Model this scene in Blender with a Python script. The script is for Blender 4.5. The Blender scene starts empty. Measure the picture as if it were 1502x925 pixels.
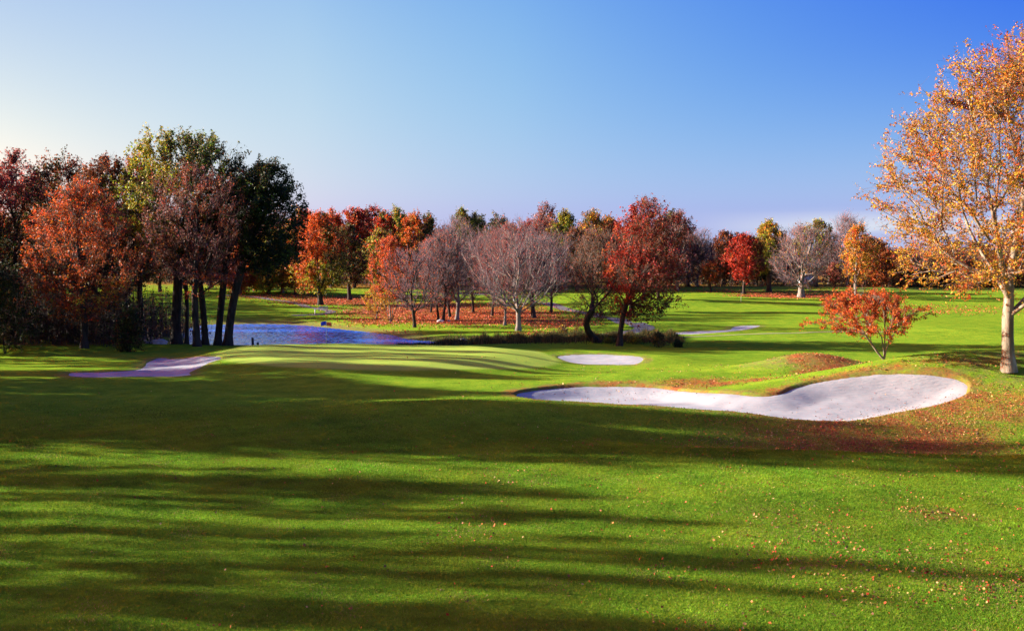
import bpy, math, random
import numpy as np

SC = bpy.context.scene
COL = SC.collection
R = math.radians
CAMZ, F, HY = 8.0, 1450.0, 392.0
PITCH = math.atan((462.5 - HY) / F)
SUN_EL, SUN_FWD = R(19.0), R(9.0)          # the sun stands low on the left, a little ahead of the camera

# ------------------------------------------------------------------ helpers
def tag(o, label=None, cat=None, group=None, kind=None):
    if label: o['label'] = label
    if cat: o['category'] = cat
    if group: o['group'] = group
    if kind: o['kind'] = kind
    return o

def empty(name, loc, label=None, cat=None, group=None):
    o = bpy.data.objects.new(name, None); COL.objects.link(o)
    o.location = loc; o.empty_display_size = 0.3
    return tag(o, label, cat, group)

def mesh_np(name, V, Fq=None, Ft=None, mats=(), parent=None, colors=None, smooth=False, midx=None, extra=None):
    """numpy mesh: quads Fq (n,4) then tris Ft (m,3)"""
    me = bpy.data.meshes.new(name)
    V = np.asarray(V, np.float32)
    nq = 0 if Fq is None else len(Fq); nt = 0 if Ft is None else len(Ft)
    loops = []
    if nq: loops.append(np.asarray(Fq, np.int32).ravel())
    if nt: loops.append(np.asarray(Ft, np.int32).ravel())
    loops = np.concatenate(loops)
    starts = np.concatenate([np.arange(nq) * 4, nq * 4 + np.arange(nt) * 3]).astype(np.int32)
    me.vertices.add(len(V)); me.loops.add(len(loops)); me.polygons.add(nq + nt)
    me.vertices.foreach_set('co', V.ravel())
    me.loops.foreach_set('vertex_index', loops)
    me.polygons.foreach_set('loop_start', starts)
    if midx is not None: me.polygons.foreach_set('material_index', np.asarray(midx, np.int32))
    me.polygons.foreach_set('use_smooth', np.full(nq + nt, smooth) if np.isscalar(smooth) else smooth)
    me.update(calc_edges=True)
    for m in mats: me.materials.append(m)
    if colors is not None:
        a = me.color_attributes.new('Col', 'FLOAT_COLOR', 'POINT')
        c = np.ones((len(V), 4), np.float32); c[:, :colors.shape[1]] = colors
        a.data.foreach_set('color', c.ravel())
    if extra:
        for k, arr in extra.items():
            c = np.ones((len(V), 4), np.float32); c[:, :arr.shape[1]] = arr
            me.color_attributes.new(k, 'FLOAT_COLOR', 'POINT').data.foreach_set('color', c.ravel())
    o = bpy.data.objects.new(name, me); COL.objects.link(o)
    if parent: o.parent = parent
    return o

def nrm(v): return v / np.maximum(np.linalg.norm(v, axis=-1, keepdims=True), 1e-9)

class Noise:
    """cheap smooth noise: sum of sines"""
    def __init__(s, seed, dim, scale, n=7):
        r = np.random.default_rng(seed)
        s.k = nrm(r.normal(size=(n, dim))) * (r.uniform(.6, 1.7, (n, 1)) * 2 * np.pi / scale)
        s.p = r.uniform(0, 6.28, n)
    def __call__(s, P): return np.sin(P @ s.k.T + s.p).mean(-1) * 1.6

def sstep(a, b, x):
    t = np.clip((x - a) / (b - a), 0, 1); return t * t * (3 - 2 * t)

# ------------------------------------------------------------------ camera maths
def pix_dir(px, py):
    dx, dz = (px - 751) / F, -(py - 462.5) / F
    c, s = math.cos(PITCH), math.sin(PITCH)
    return dx, c + dz * s, dz * c - s          # camera looks along +Y, tilted down

def pix_at_z(px, py, z):
    dx, dy, dz = pix_dir(px, py); t = (z - CAMZ) / dz
    return dx * t, dy * t

def catmull(pts, n=6, closed=True):
    P = np.array(pts, float); m = len(P); out = []
    rng = range(m) if closed else range(m - 1)
    for i in rng:
        if closed: a, b, c, d = P[(i-1) % m], P[i], P[(i+1) % m], P[(i+2) % m]
        else: a, b, c, d = P[max(i-1, 0)], P[i], P[i+1], P[min(i+2, m-1)]
        for k in range(n):
            t = k / n
            out.append(.5 * ((2*b) + (-a + c)*t + (2*a - 5*b + 4*c - d)*t*t + (-a + 3*b - 3*c + d)*t**3))
    if not closed: out.append(P[-1])
    return np.array(out)

def sdf(poly, X, Y):
    """signed distance, positive inside"""
    A = poly; B = np.roll(poly, -1, 0)
    d = np.full(X.shape, 1e9); inside = np.zeros(X.shape, bool)
    for (ax, ay), (bx, by) in zip(A, B):
        ex, ey = bx - ax, by - ay
        t = np.clip(((X - ax)*ex + (Y - ay)*ey) / (ex*ex + ey*ey + 1e-12), 0, 1)
        d = np.minimum(d, (X - ax - t*ex)**2 + (Y - ay - t*ey)**2)
        c = ((ay > Y) != (by > Y)) & (X < (bx - ax) * (Y - ay) / (by - ay + 1e-12) + ax)
        inside ^= c
    d = np.sqrt(d)
    return np.where(inside, d, -d)

# ------------------------------------------------------------------ terrain
n_big, n_mid, n_sm = Noise(1, 2, 60), Noise(2, 2, 17), Noise(3, 2, 5.5)
MOUNDS = [  # x, y, height, sx, sy, rot
    (27.5, 63.5, 2.0, 9.5, 4.2, 8),        # bank behind the large bunker
    (38, 62, 1.3, 9, 9, 0),
    (12, 68.5, .75, 8, 2.6, -6),
    (23.6, 77.5, 1.35, 4.2, 2.8, 0),       # leaf-covered mound
    (5.5, 91.5, .5, 6, 3.0, 0),            # shoulder behind the middle bunker
    (13, 86, .55, 4.5, 4, 0),
    (-24.5, 90, .35, 3.5, 5, 20),
    (-2, 55, .5, 7, 3.6, 10),              # shaded roll before the large bunker
    (40, 47, .5, 12, 6, 0),
    (22, 47.5, -1.35, 15, 3.3, -4),          # swale this side of the large bunker
    (18, 132, .5, 10, 4, 0), (30, 150, .4, 14, 5, 0),
    (30, 190, .8, 25, 8, 0), (60, 120, .6, 20, 6, 0),
]
def base_z(X, Y):
    X = np.asarray(X, float); Y = np.asarray(Y, float)
    P = np.stack([X, Y], -1)
    D = np.hypot(X, Y)
    z = 4.0 * sstep(140, 300, Y) + 5 * sstep(300, 900, D)
    pondw = np.exp(-((X + 20) / 34)**2 - ((Y - 128) / 26)**2)
    z = z + .30 * n_big(P) * sstep(30, 90, D) * (1 - .9*np.clip(pondw*1.5, 0, 1)) - .35 * pondw + .11 * n_mid(P) + .022 * n_sm(P)
    for (mx, my, h, sx, sy, rot) in MOUNDS:
        c, s = math.cos(R(rot)), math.sin(R(rot))
        u = ((X - mx) * c + (Y - my) * s) / sx; v = (-(X - mx) * s + (Y - my) * c) / sy
        z = z + h * np.exp(-(u*u + v*v) * .8)
    # raised putting green
    g = np.sqrt(((X + 11.5) / np.where(X > -11.5, 14.2, 15.5))**2 + ((Y - 83.5) / 14.5)**2)
    z = z + .80 * sstep(1.25, .65, g)
    # gentle banks going down to the pond and a wood edge rise on the left
    z = z - .45 * np.exp(-((X + 22) / 24)**2 - ((Y - 110) / 8)**2)
    z = z + .6 * sstep(-38, -70, X) * sstep(70, 110, Y)
    return z

def gp(px, py, zfun=None):
    """first hit of a picture ray with the bare terrain"""
    dx, dy, dz = pix_dir(px, py)
    t = np.geomspace(12, 900, 4000)
    z = base_z(dx*t, dy*t); below = (CAMZ + dz*t) < z
    i = int(np.argmax(below)) if below.any() else len(t) - 1
    return float(dx*t[i]), float(dy*t[i])

WATER_Z = -.75
POND = catmull([pix_at_z(*p, WATER_Z) for p in [(268,505),(262,488),(285,478),(330,475.5),(400,475),(450,477),(500,482),(560,488.5),(585,492),(612,498)]]
               + [(-5, 113), (-14, 111.5), (-26, 110), (-38, 112)], 6)
BUNK = {
 'main': ([(753,576),(791,568),(860,563),(967,565),(1031,572),(1100,576),(1138,575),(1164,565),(1207,555),(1277,545),(1330,543.5),(1394,549),(1421,560),(1423,569),(1415,579),(1367,595),(1314,605),(1261,615),(1223,617),(1154,613),(1074,603),(967,595),(860,589),(785,585)], .45),
 'left': ([(104,546),(173,544),(207,539),(216,530),(242,524.5),(324,522),(307,532),(281,545),(277,550),(190,552),(110,552)], .05),
 'mid':  ([(816,522),(849,519),(891,519),(925,521),(946,525),(931,534),(890,534.5),(849,533),(829,529)], .05),
 'far':  ([(985,487.5),(1032,485),(1066,483.5),(1077,478.5),(1115,477),(1105,481),(1079,485),(1032,489),(995,490)], .08),
}
BPOLY = {}
for k, (pts, dep) in BUNK.items():
    BPOLY[k] = (catmull([gp(*p) for p in pts], 5), dep)

def bunker_floor(k, X, Y, s):
    """height of the sand inside a bunker, s = distance to its edge"""
    dep = BPOLY[k][1]
    z = base_z(X, Y) - (.15 if k == 'main' else .04) - dep * sstep(0, 2.2, s)
    return z + .012 * n_sm(np.stack([X, Y], -1) * 3.1)

def terrain_z(X, Y):
    X = np.asarray(X, float); Y = np.asarray(Y, float)
    z = base_z(X, Y)
    m = (X > -75) & (X < 30) & (Y > 95) & (Y < 175)
    if m.any():
        s = sdf(POND, X[m], Y[m])
        zz = z[m]; w = sstep(-5, .2, s)
        zz = zz * (1 - w) + (WATER_Z + .06 - .0) * w
        zz = zz - .9 * sstep(0, 3.5, s)
        z[m] = zz
    for k, (poly, dep) in BPOLY.items():
        lo, hi = poly.min(0) - 4, poly.max(0) + 4
        m = (X > lo[0]) & (X < hi[0]) & (Y > lo[1]) & (Y < hi[1])
        if not m.any(): continue
        s = sdf(poly, X[m], Y[m]); zz = z[m]
        zz = zz + 0.0
        fl = bunker_floor(k, X[m], Y[m], np.maximum(s, 0)) - (.10 if k == 'main' else .05)
        w = sstep(.0, .30, s)
        z[m] = zz * (1 - w) + fl * w
    return z

def tz(x, y): return float(terrain_z(np.array([x]), np.array([y]))[0])

# ------------------------------------------------------------------ materials
def newmat(name):
    m = bpy.data.materials.new(name); m.use_nodes = True
    nt = m.node_tree; nt.nodes.clear()
    return m, nt, nt.nodes, nt.links

def node(N, t, **kw):
    n = N.new(t)
    for k, v in kw.items():
        if k in n.inputs: n.inputs[k].default_value = v
        else: setattr(n, k, v)
    return n

def ramp(N, stops, interp='LINEAR'):
    r = N.new('ShaderNodeValToRGB'); cr = r.color_ramp; cr.interpolation = interp
    while len(cr.elements) < len(stops): cr.elements.new(.5)
    for e, (p, c) in zip(cr.elements, stops):
        e.position = p; e.color = (*c, 1) if len(c) == 3 else c
    return r

def leaf_mat(name, trans=.35, rough=.55, spec=.2):
    m, nt, N, L = newmat(name)
    out = node(N, 'ShaderNodeOutputMaterial')
    a = node(N, 'ShaderNodeAttribute', attribute_name='Col')
    p = node(N, 'ShaderNodeBsdfPrincipled'); p.inputs['Roughness'].default_value = rough
    p.inputs['Specular IOR Level'].default_value = spec
    t = node(N, 'ShaderNodeBsdfTranslucent')
    mx = node(N, 'ShaderNodeMixShader'); mx.inputs[0].default_value = trans
    L.new(a.outputs['Color'], p.inputs['Base Color']); L.new(a.outputs['Color'], t.inputs['Color'])
    L.new(p.outputs[0], mx.inputs[1]); L.new(t.outputs[0], mx.inputs[2]); L.new(mx.outputs[0], out.inputs[0])
    return m

def bark_mat(name, c0, c1, scale=3.0, c2=None):
    m, nt, N, L = newmat(name)
    out = node(N, 'ShaderNodeOutputMaterial'); p = node(N, 'ShaderNodeBsdfPrincipled')
    p.inputs['Roughness'].default_value = .9; p.inputs['Specular IOR Level'].default_value = .15
    tc = node(N, 'ShaderNodeTexCoord'); mp = node(N, 'ShaderNodeMapping'); mp.inputs['Scale'].default_value = (1, 1, .25)
    n = node(N, 'ShaderNodeTexNoise'); n.inputs['Scale'].default_value = scale; n.inputs['Detail'].default_value = 6
    st = [(.35, c0), (.6, c1)] + ([(.66, c2)] if c2 else [])
    r = ramp(N, st)
    b = node(N, 'ShaderNodeBump'); b.inputs['Strength'].default_value = .7; b.inputs['Distance'].default_value = .06
    n2 = node(N, 'ShaderNodeTexNoise'); n2.inputs['Scale'].default_value = scale * 5; n2.inputs['Detail'].default_value = 4
    L.new(tc.outputs['Object'], mp.inputs[0]); L.new(mp.outputs[0], n.inputs[0]); L.new(mp.outputs[0], n2.inputs[0])
    L.new(n.outputs['Fac'], r.inputs[0]); L.new(r.outputs[0], p.inputs['Base Color'])
    L.new(n2.outputs['Fac'], b.inputs['Height']); L.new(b.outputs[0], p.inputs['Normal'])
    L.new(p.outputs[0], out.inputs[0])
    return m

def simple_mat(name, c, rough=.7, metal=0, var=.15, scale=8):
    m, nt, N, L = newmat(name)
    out = node(N, 'ShaderNodeOutputMaterial'); p = node(N, 'ShaderNodeBsdfPrincipled')
    p.inputs['Roughness'].default_value = rough; p.inputs['Metallic'].default_value = metal
    n = node(N, 'ShaderNodeTexNoise'); n.inputs['Scale'].default_value = scale
    r = ramp(N, [(.3, tuple(x*(1-var) for x in c)), (.7, tuple(min(1, x*(1+var)) for x in c))])
    L.new(n.outputs['Fac'], r.inputs[0]); L.new(r.outputs[0], p.inputs['Base Color']); L.new(p.outputs[0], out.inputs[0])
    return m

M_LEAF = leaf_mat('foliage')
M_GRASS = leaf_mat('grass_blades', .35, .7, .05)
M_FALLEN = leaf_mat('fallen_leaf', .15, .6)
M_BARK_DARK = bark_mat('dark_bark', (0.019,0.014,0.010), (0.048,0.036,0.027))
M_BARK_GREY = bark_mat('grey_bark', (0.072,0.060,0.053), (0.212,0.183,0.157))
M_BARK_PALE = bark_mat('pale_bark', (0.116,0.084,0.053), (0.237,0.190,0.137), 2.0, (0.326,0.290,0.232))
M_TWIG_PURPLE = bark_mat('mauve_twig', (0.068,0.046,0.056), (0.112,0.082,0.089), 1.0)
M_TWIG_BROWN = bark_mat('brown_twig', (0.069,0.045,0.037), (0.127,0.087,0.071), 1.0)
M_TWIG_RED = bark_mat('reddish_twig', (0.106,0.038,0.034), (0.152,0.067,0.063), 1.0)

# ------------------------------------------------------------------ trees
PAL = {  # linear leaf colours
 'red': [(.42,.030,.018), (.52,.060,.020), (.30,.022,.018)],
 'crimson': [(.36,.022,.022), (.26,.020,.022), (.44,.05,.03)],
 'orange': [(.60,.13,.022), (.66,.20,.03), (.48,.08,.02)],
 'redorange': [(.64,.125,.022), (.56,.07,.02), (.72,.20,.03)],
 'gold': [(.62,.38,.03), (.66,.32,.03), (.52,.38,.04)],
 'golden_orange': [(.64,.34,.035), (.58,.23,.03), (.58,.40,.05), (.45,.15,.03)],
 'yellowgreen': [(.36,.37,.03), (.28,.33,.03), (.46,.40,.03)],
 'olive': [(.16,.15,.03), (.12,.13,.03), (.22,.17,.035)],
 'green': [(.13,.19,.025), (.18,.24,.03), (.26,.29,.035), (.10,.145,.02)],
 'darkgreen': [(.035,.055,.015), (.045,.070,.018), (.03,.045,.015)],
 'rust': [(.28,.085,.035), (.22,.06,.03), (.34,.12,.04)],
 'darkrust': [(.14,.045,.025), (.10,.045,.025), (.18,.06,.03)],
 'brown': [(.15,.085,.04), (.19,.11,.05), (.12,.07,.035)],
 'pink': [(.42,.10,.09), (.36,.12,.12), (.45,.08,.06)],
 'mauve': [(.26,.13,.13), (.30,.12,.11), (.22,.13,.14)],
}

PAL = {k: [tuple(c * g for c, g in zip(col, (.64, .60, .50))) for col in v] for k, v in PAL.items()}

def tubes(P0, P1, r0, r1, d0, d1, sides):
    """vectorised prisms with oriented rings"""
    n = len(P0); ang = np.arange(sides) * 2*np.pi / sides
    ref = np.array([.93, .21, .11])
    def ring(P, d, r):
        u = nrm(np.cross(ref, d)); v = np.cross(d, u)
        return P[:, None] + r[:, None, None] * (np.cos(ang)[None, :, None]*u[:, None] + np.sin(ang)[None, :, None]*v[:, None])
    V = np.concatenate([ring(P0, d0, r0), ring(P1, d1, r1)], 1).reshape(-1, 3)
    i = np.arange(sides); j = (i + 1) % sides
    q = np.stack([i, j, j + sides, i + sides], -1)
    Fq = (q[None] + (np.arange(n) * 2 * sides)[:, None, None]).reshape(-1, 4)
    return V, Fq

def skeleton(rng, H, hc, rx, ry, N, prof=(.45, .6), lean=(0, 0), wig=.25, lump=.25, alpha=.45, leader=.55,
             stems=None, drop=0.0, off=(0, 0), shell=2.2, flat=None):
    """nodes pos, parent; trunk first.  hc: height where the crown starts"""
    pos = [np.zeros(3)]; par = [-1]; plen = [0.]
    def add(p, q):
        pos.append(p); par.append(q); plen.append(plen[q] + np.linalg.norm(p - pos[q])); return len(pos) - 1
    fork = hc + .12 * (H - hc)
    if stems:
        for (sx, sy, hh) in stems:
            last = 0; k = max(4, int(hh / .5))
            for i in range(1, k + 1):
                t = i / k
                last = add(np.array([sx * t**.9, sy * t, hh * t]) + rng.normal(size=3) * wig * .12 * (1, 1, 0), last)
    else:
        top = hc + leader * (H - hc); k = max(6, int(top / (H * .055)))
        last = 0; wv = rng.normal(size=2) * 0; ph = rng.uniform(0, 6.28, 2)
        for i in range(1, k + 1):
            t = i / k; h = top * t
            w = np.array([math.sin(ph[0] + 4.2*t) - math.sin(ph[0]), math.sin(ph[1] + 3.6*t) - math.sin(ph[1])]) * wig
            last = add(np.array([lean[0]*h + w[0] + off[0]*t*t, lean[1]*h + w[1] + off[1]*t*t, h]), last)
    ntr = len(pos)
    nz = Noise(int(rng.integers(1e9)), 3, 1.35)
    a, b = prof
    tm = a / (a + b); mx = tm**a * (1 - tm)**b
    pts = []
    cb = hc - drop
    while len(pts) < N:
        t = rng.beta(1.35, 1.15, 400); th = rng.uniform(0, 2*np.pi, 400)
        rr = (t**a * (1 - t)**b) / mx
        u = rng.uniform(0, 1, 400)**(1 / shell)
        d = np.stack([np.cos(th), np.sin(th), 2*t - 1], -1)
        lf = 1 + lump * nz(d)
        X = np.stack([rx * rr * u * lf * np.cos(th), ry * rr * u * lf * np.sin(th), cb + (H - cb) * (t * (1 + .5*lump*(lf-1)))], -1)
        X[:, 0] += lean[0] * X[:, 2] + off[0]; X[:, 1] += lean[1] * X[:, 2] + off[1]
        pts.extend(X[nz(X / (H * .22)) > -.55 + .0])
    pts = np.array(pts[:N])
    c0 = np.array([lean[0]*fork, lean[1]*fork, fork])
    order = np.argsort(np.linalg.norm(pts - c0, axis=1)); pts = pts[order]
    A = np.zeros((ntr + N, 3)); A[:ntr] = pos
    PL = np.zeros(ntr + N); PL[:ntr] = plen; PR = np.full(ntr + N, -1); PR[:ntr] = par
    DR = np.zeros((ntr + N, 3)); DR[1:ntr] = nrm(A[1:ntr] - A[PR[1:ntr]]); DR[0] = (0, 0, 1)
    okh = hc * (.8 if not stems else .45)
    for i in range(N):
        n = ntr + i; p = pts[i]
        v = p - A[:n]; d = np.linalg.norm(v, axis=1) + 1e-6
        cosd = (v * DR[:n]).sum(1) / d
        cost = d * (1 + .55 * (1 - cosd)) + alpha * PL[:n] + np.where(A[:n, 2] < okh, 1e4, 0) \
             + .5 * np.maximum(0, A[:n, 2] - p[2] + .1*d)
        q = int(np.argmin(cost))
        A[n] = p; PR[n] = q; PL[n] = PL[q] + d[q]; DR[n] = nrm(nrm(v[q]) * .75 + DR[q] * .25)
    return A, PR, ntr

def make_tree(name, loc, spec, seed, label, cat='tree', group=None):
    """one tree: Empty > trunk (trunk and limbs), crown (twigs and leaves)"""
    rng = np.random.default_rng(seed)
    if spec.get('leaves', 6000) > 2000 and not spec.get('keep'):
        spec = dict(spec, ls=spec.get('ls', .22) * .76, leaves=int(spec.get('leaves', 6000) * 1.6))
    H = spec['H']; hc = spec.get('hc', .25) * H
    A, PR, ntr = skeleton(rng, H, hc, spec['rx'], spec.get('ry', spec['rx']), spec.get('N', 260),
        spec.get('prof', (.45, .6)), spec.get('lean', (0, 0)), spec.get('wig', .2), spec.get('lump', .25),
        spec.get('alpha', .45), spec.get('leader', .55), spec.get('stems'), spec.get('drop', 0), spec.get('off', (0, 0)), spec.get('shell', 2.2))
    n = len(A)
    # smooth
    nch = np.bincount(PR[1:], minlength=n)
    cnt = np.zeros(n); cnt[nch == 0] = 1
    depth_order = np.arange(n)[::-1]
    for i in depth_order:
        if PR[i] >= 0: cnt[PR[i]] += cnt[i]
    main = np.full(n, -1); best = np.zeros(n)
    for i in range(1, n):
        if cnt[i] > best[PR[i]]: best[PR[i]] = cnt[i]; main[PR[i]] = i
    for _ in range(3):
        idx = np.array([i for i in range(ntr, n) if main[i] >= 0])
        if len(idx): A[idx] = A[idx]*.5 + .25*A[PR[idx]] + .25*A[main[idx]]
    tips = max(4, (nch == 0).sum()); rt = spec.get('r', .02 * H); r0 = spec.get('tip', .012)
    pexp = math.log(tips) / math.log(rt / r0)
    rad = r0 * cnt**(1 / pexp)
    for i in range(ntr):                                     # trunk taper and root flare
        h = A[i, 2]
        rad[i] = max(rad[i], 0) * (1 + .0) + (rt * .55 * math.exp(-h / (.035*H)) if not spec.get('stems') else 0)
    if spec.get('stems'): rad[0] = rad[1:ntr].max() * 1.1
    edge = nrm(A[1:] - A[PR[1:]]); E = np.vstack([[0, 0, 1], edge])
    ring = E.copy()
    hm = main >= 0; ring[hm] = nrm(E[hm] + E[main[hm]])
    ci = np.arange(1, n); pi = PR[1:]
    ismain = main[pi] == ci
    if spec.get('stems'): ismain &= pi != 0
    d0 = np.where(ismain[:, None], ring[pi], E[ci]); r_start = np.where(ismain, rad[pi], np.minimum(rad[ci] * 1.25, rad[pi]))
    VV, FF, off = [], [], 0
    for lo, hi, s in ((.09, 9, 12), (.035, .09, 6), (0, .035, 3)):
        m = (rad[ci] >= lo) & (rad[ci] < hi)
        if not m.any(): continue
        V, Fq = tubes(A[pi[m]], A[ci[m]], r_start[m], rad[ci[m]], d0[m], ring[ci[m]], s)
        VV.append(V); FF.append(Fq + off); off += len(V)
    root = empty(name, loc, label, cat, group)
    mesh_np('trunk', np.vstack(VV), np.vstack(FF), mats=[spec.get('bark', M_BARK_DARK)], parent=root, smooth=True)
    # twigs
    k = spec.get('twigs', 3); TL = spec.get('tl', .06 * H)
    cand = np.where((np.arange(n) >= ntr) & (rad < spec.get('twr', .05) + r0))[0]
    ti = np.repeat(cand, k)
    f = rng.uniform(.1, 1, len(ti))[:, None]
    T0 = A[PR[ti]] * (1 - f) + A[ti] * f
    cen = np.array([0, 0, hc + .35 * (H - hc)]) + np.array([spec.get('off', (0, 0))[0], spec.get('off', (0, 0))[1], 0])
    outw = nrm(T0 - cen)
    D = nrm(E[ti]*.55 + outw*.45 + np.array([0, 0, spec.get('up', .25)]) + rng.normal(size=(len(ti), 3)) * .5)
    Ln = TL * rng.uniform(.5, 1.25, len(ti))[:, None]
    T1 = T0 + D*Ln*.5 + rng.normal(size=T0.shape)*TL*.05
    D2 = nrm(D + rng.normal(size=D.shape)*.25 + np.array([0, 0, spec.get('up', .25)*.5]))
    T2 = T1 + D2*Ln*.5
    tr = spec.get('tr', .012)
    segs = [(T0, T1, tr, tr*.75, D, D2), (T1, T2, tr*.75, tr*.35, D2, D2)]
    sub = spec.get('sub', 0)
    LP0, LP1 = [T0, T1], [T1, T2]
    if sub:
        si = np.repeat(np.arange(len(T0)), sub)
        g = rng.uniform(.15, 1, len(si))[:, None]
        S0 = np.where(g < .5, T0[si] + (T1-T0)[si]*g*2, T1[si] + (T2-T1)[si]*(g*2-1))
        SD = nrm(D2[si] + rng.normal(size=S0.shape)*.55 + np.array([0, 0, spec.get('up', .25)*.6]))
        S1 = S0 + SD * (Ln[si] * rng.uniform(.3, .65, len(si))[:, None])
        segs.append((S0, S1, tr*.55, tr*.25, SD, SD)); LP0.append(S0); LP1.append(S1)
    VV, FF, off = [], [], 0
    for (a, b, ra, rb, da, db) in segs:
        V, Fq = tubes(a, b, np.full(len(a), ra), np.full(len(a), rb), da, db, 3)
        VV.append(V); FF.append(Fq + off); off += len(V)
    V = np.vstack(VV); Fq = np.vstack(FF); nt = len(Fq); C = np.full((len(V), 3), .1)
    # leaves
    nl = spec.get('leaves', 6000)
    if nl:
        a = np.vstack(LP0); b = np.vstack(LP1)
        pm = spec.get('lmask')
        nzl = Noise(seed + 7, 3, spec.get('cl', .3) * spec['rx'] * 2)
        i = rng.integers(0, len(a), int(nl * 1.6))
        t = rng.uniform(.2, 1.05, len(i))[:, None]
        c = a[i]*(1-t) + b[i]*t + rng.normal(size=(len(i), 3)) * spec.get('ls', .22) * .6
        nz = nzl(c)
        keep = nz > spec.get('gap', -.6)
        if pm is not None: keep &= rng.uniform(size=len(c)) < pm(c / H, rng)
        c = c[keep][:nl]; nz = nz[keep][:nl]; m = len(c)
        s = spec.get('ls', .22) * rng.uniform(.45, 1.45, m)[:, None]
        nn = nrm(rng.normal(size=(m, 3)) + np.array([0, 0, .5]))
        u = nrm(np.cross(nn, rng.normal(size=(m, 3)))); v = np.cross(nn, u)
        Q = np.stack([c - u*s*.62, c + v*s*.36 + nn*s*.1, c + u*s*.62 + nn*s*.05, c - v*s*.36 + nn*s*.1], 1).reshape(-1, 3)
        QF = np.arange(m*4).reshape(-1, 4) + len(V)
        pals = spec['pal']                                    # list of (palette, weight fn or number)
        W = np.stack([np.broadcast_to(w(c / H) if callable(w) else w, (m,)).astype(float) for _, w in pals], 1)
        jit = np.stack([Noise(seed + 31*j, 3, H * .22)(c) for j in range(len(pals))], 1)
        choice = np.argmax(np.log(np.maximum(W, 1e-4)) + 1.6*jit + rng.gumbel(size=W.shape)*.45, 1)
        cols = np.zeros((m, 3))
        for j, (pn, _) in enumerate(pals):
            P = np.array(PAL[pn]); mm = choice == j
            w = rng.dirichlet(np.full(len(P), .7), mm.sum()); cols[mm] = w @ P
        cols *= np.exp(rng.normal(size=(m, 1)) * .30); cols[:, 1] *= np.exp(rng.normal(size=m) * .22)
        C = np.vstack([C, np.repeat(cols, 4, 0)]); V = np.vstack([V, Q]); Fq = np.vstack([Fq, QF])
    midx = np.zeros(len(Fq), int); midx[nt:] = 1
    mesh_np('crown', V, Fq, mats=[spec.get('twigmat', M_TWIG_BROWN), M_LEAF], parent=root, colors=np.clip(C, 0, .9), midx=midx)
    return root

def copy_tree(o, loc, rz, sc, label, group):
    c = o.copy(); COL.objects.link(c); c.location = loc; c.rotation_euler = (0, 0, rz); c.scale = (sc[0], sc[0], sc[1])
    c['label'] = label; c['group'] = group
    for ch in o.children:
        d = ch.copy(); COL.objects.link(d); d.parent = c
    return c

def place(px, py, top, hw, Y=None):
    if Y is None: x, y = gp(px, py)
    else: x, y = (px - 751) / F * Y, Y
    z = tz(x, y)
    H = CAMZ - (top - HY) / F * y - z
    return (x, y, z - .05), H, hw / F * y

exec_trees = []
def T(name, px, py, top, hw, label, seed, Y=None, cx=None, group=None, **sp):
    loc, H, rx = place(px, py, top, hw, Y)
    sp.setdefault('pal', [('orange', 1)])
    if cx is not None: sp['off'] = ((cx - px) / F * loc[1], 0)
    sp['H'] = H; sp['rx'] = rx; sp.setdefault('ry', rx * .95)
    return make_tree(name, loc, sp, seed, label, group=group)

BARE = dict(bark=M_BARK_GREY, twigmat=M_TWIG_PURPLE, N=300, twigs=4, sub=3, up=.5, tr=.021, leaves=500, ls=.16, hc=.2, prof=(.5, .42), tip=.024, lump=.42, alpha=.3, leader=.4, gap=-.2)
def bare(**k): d = dict(BARE); d.update(k); return d

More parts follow.
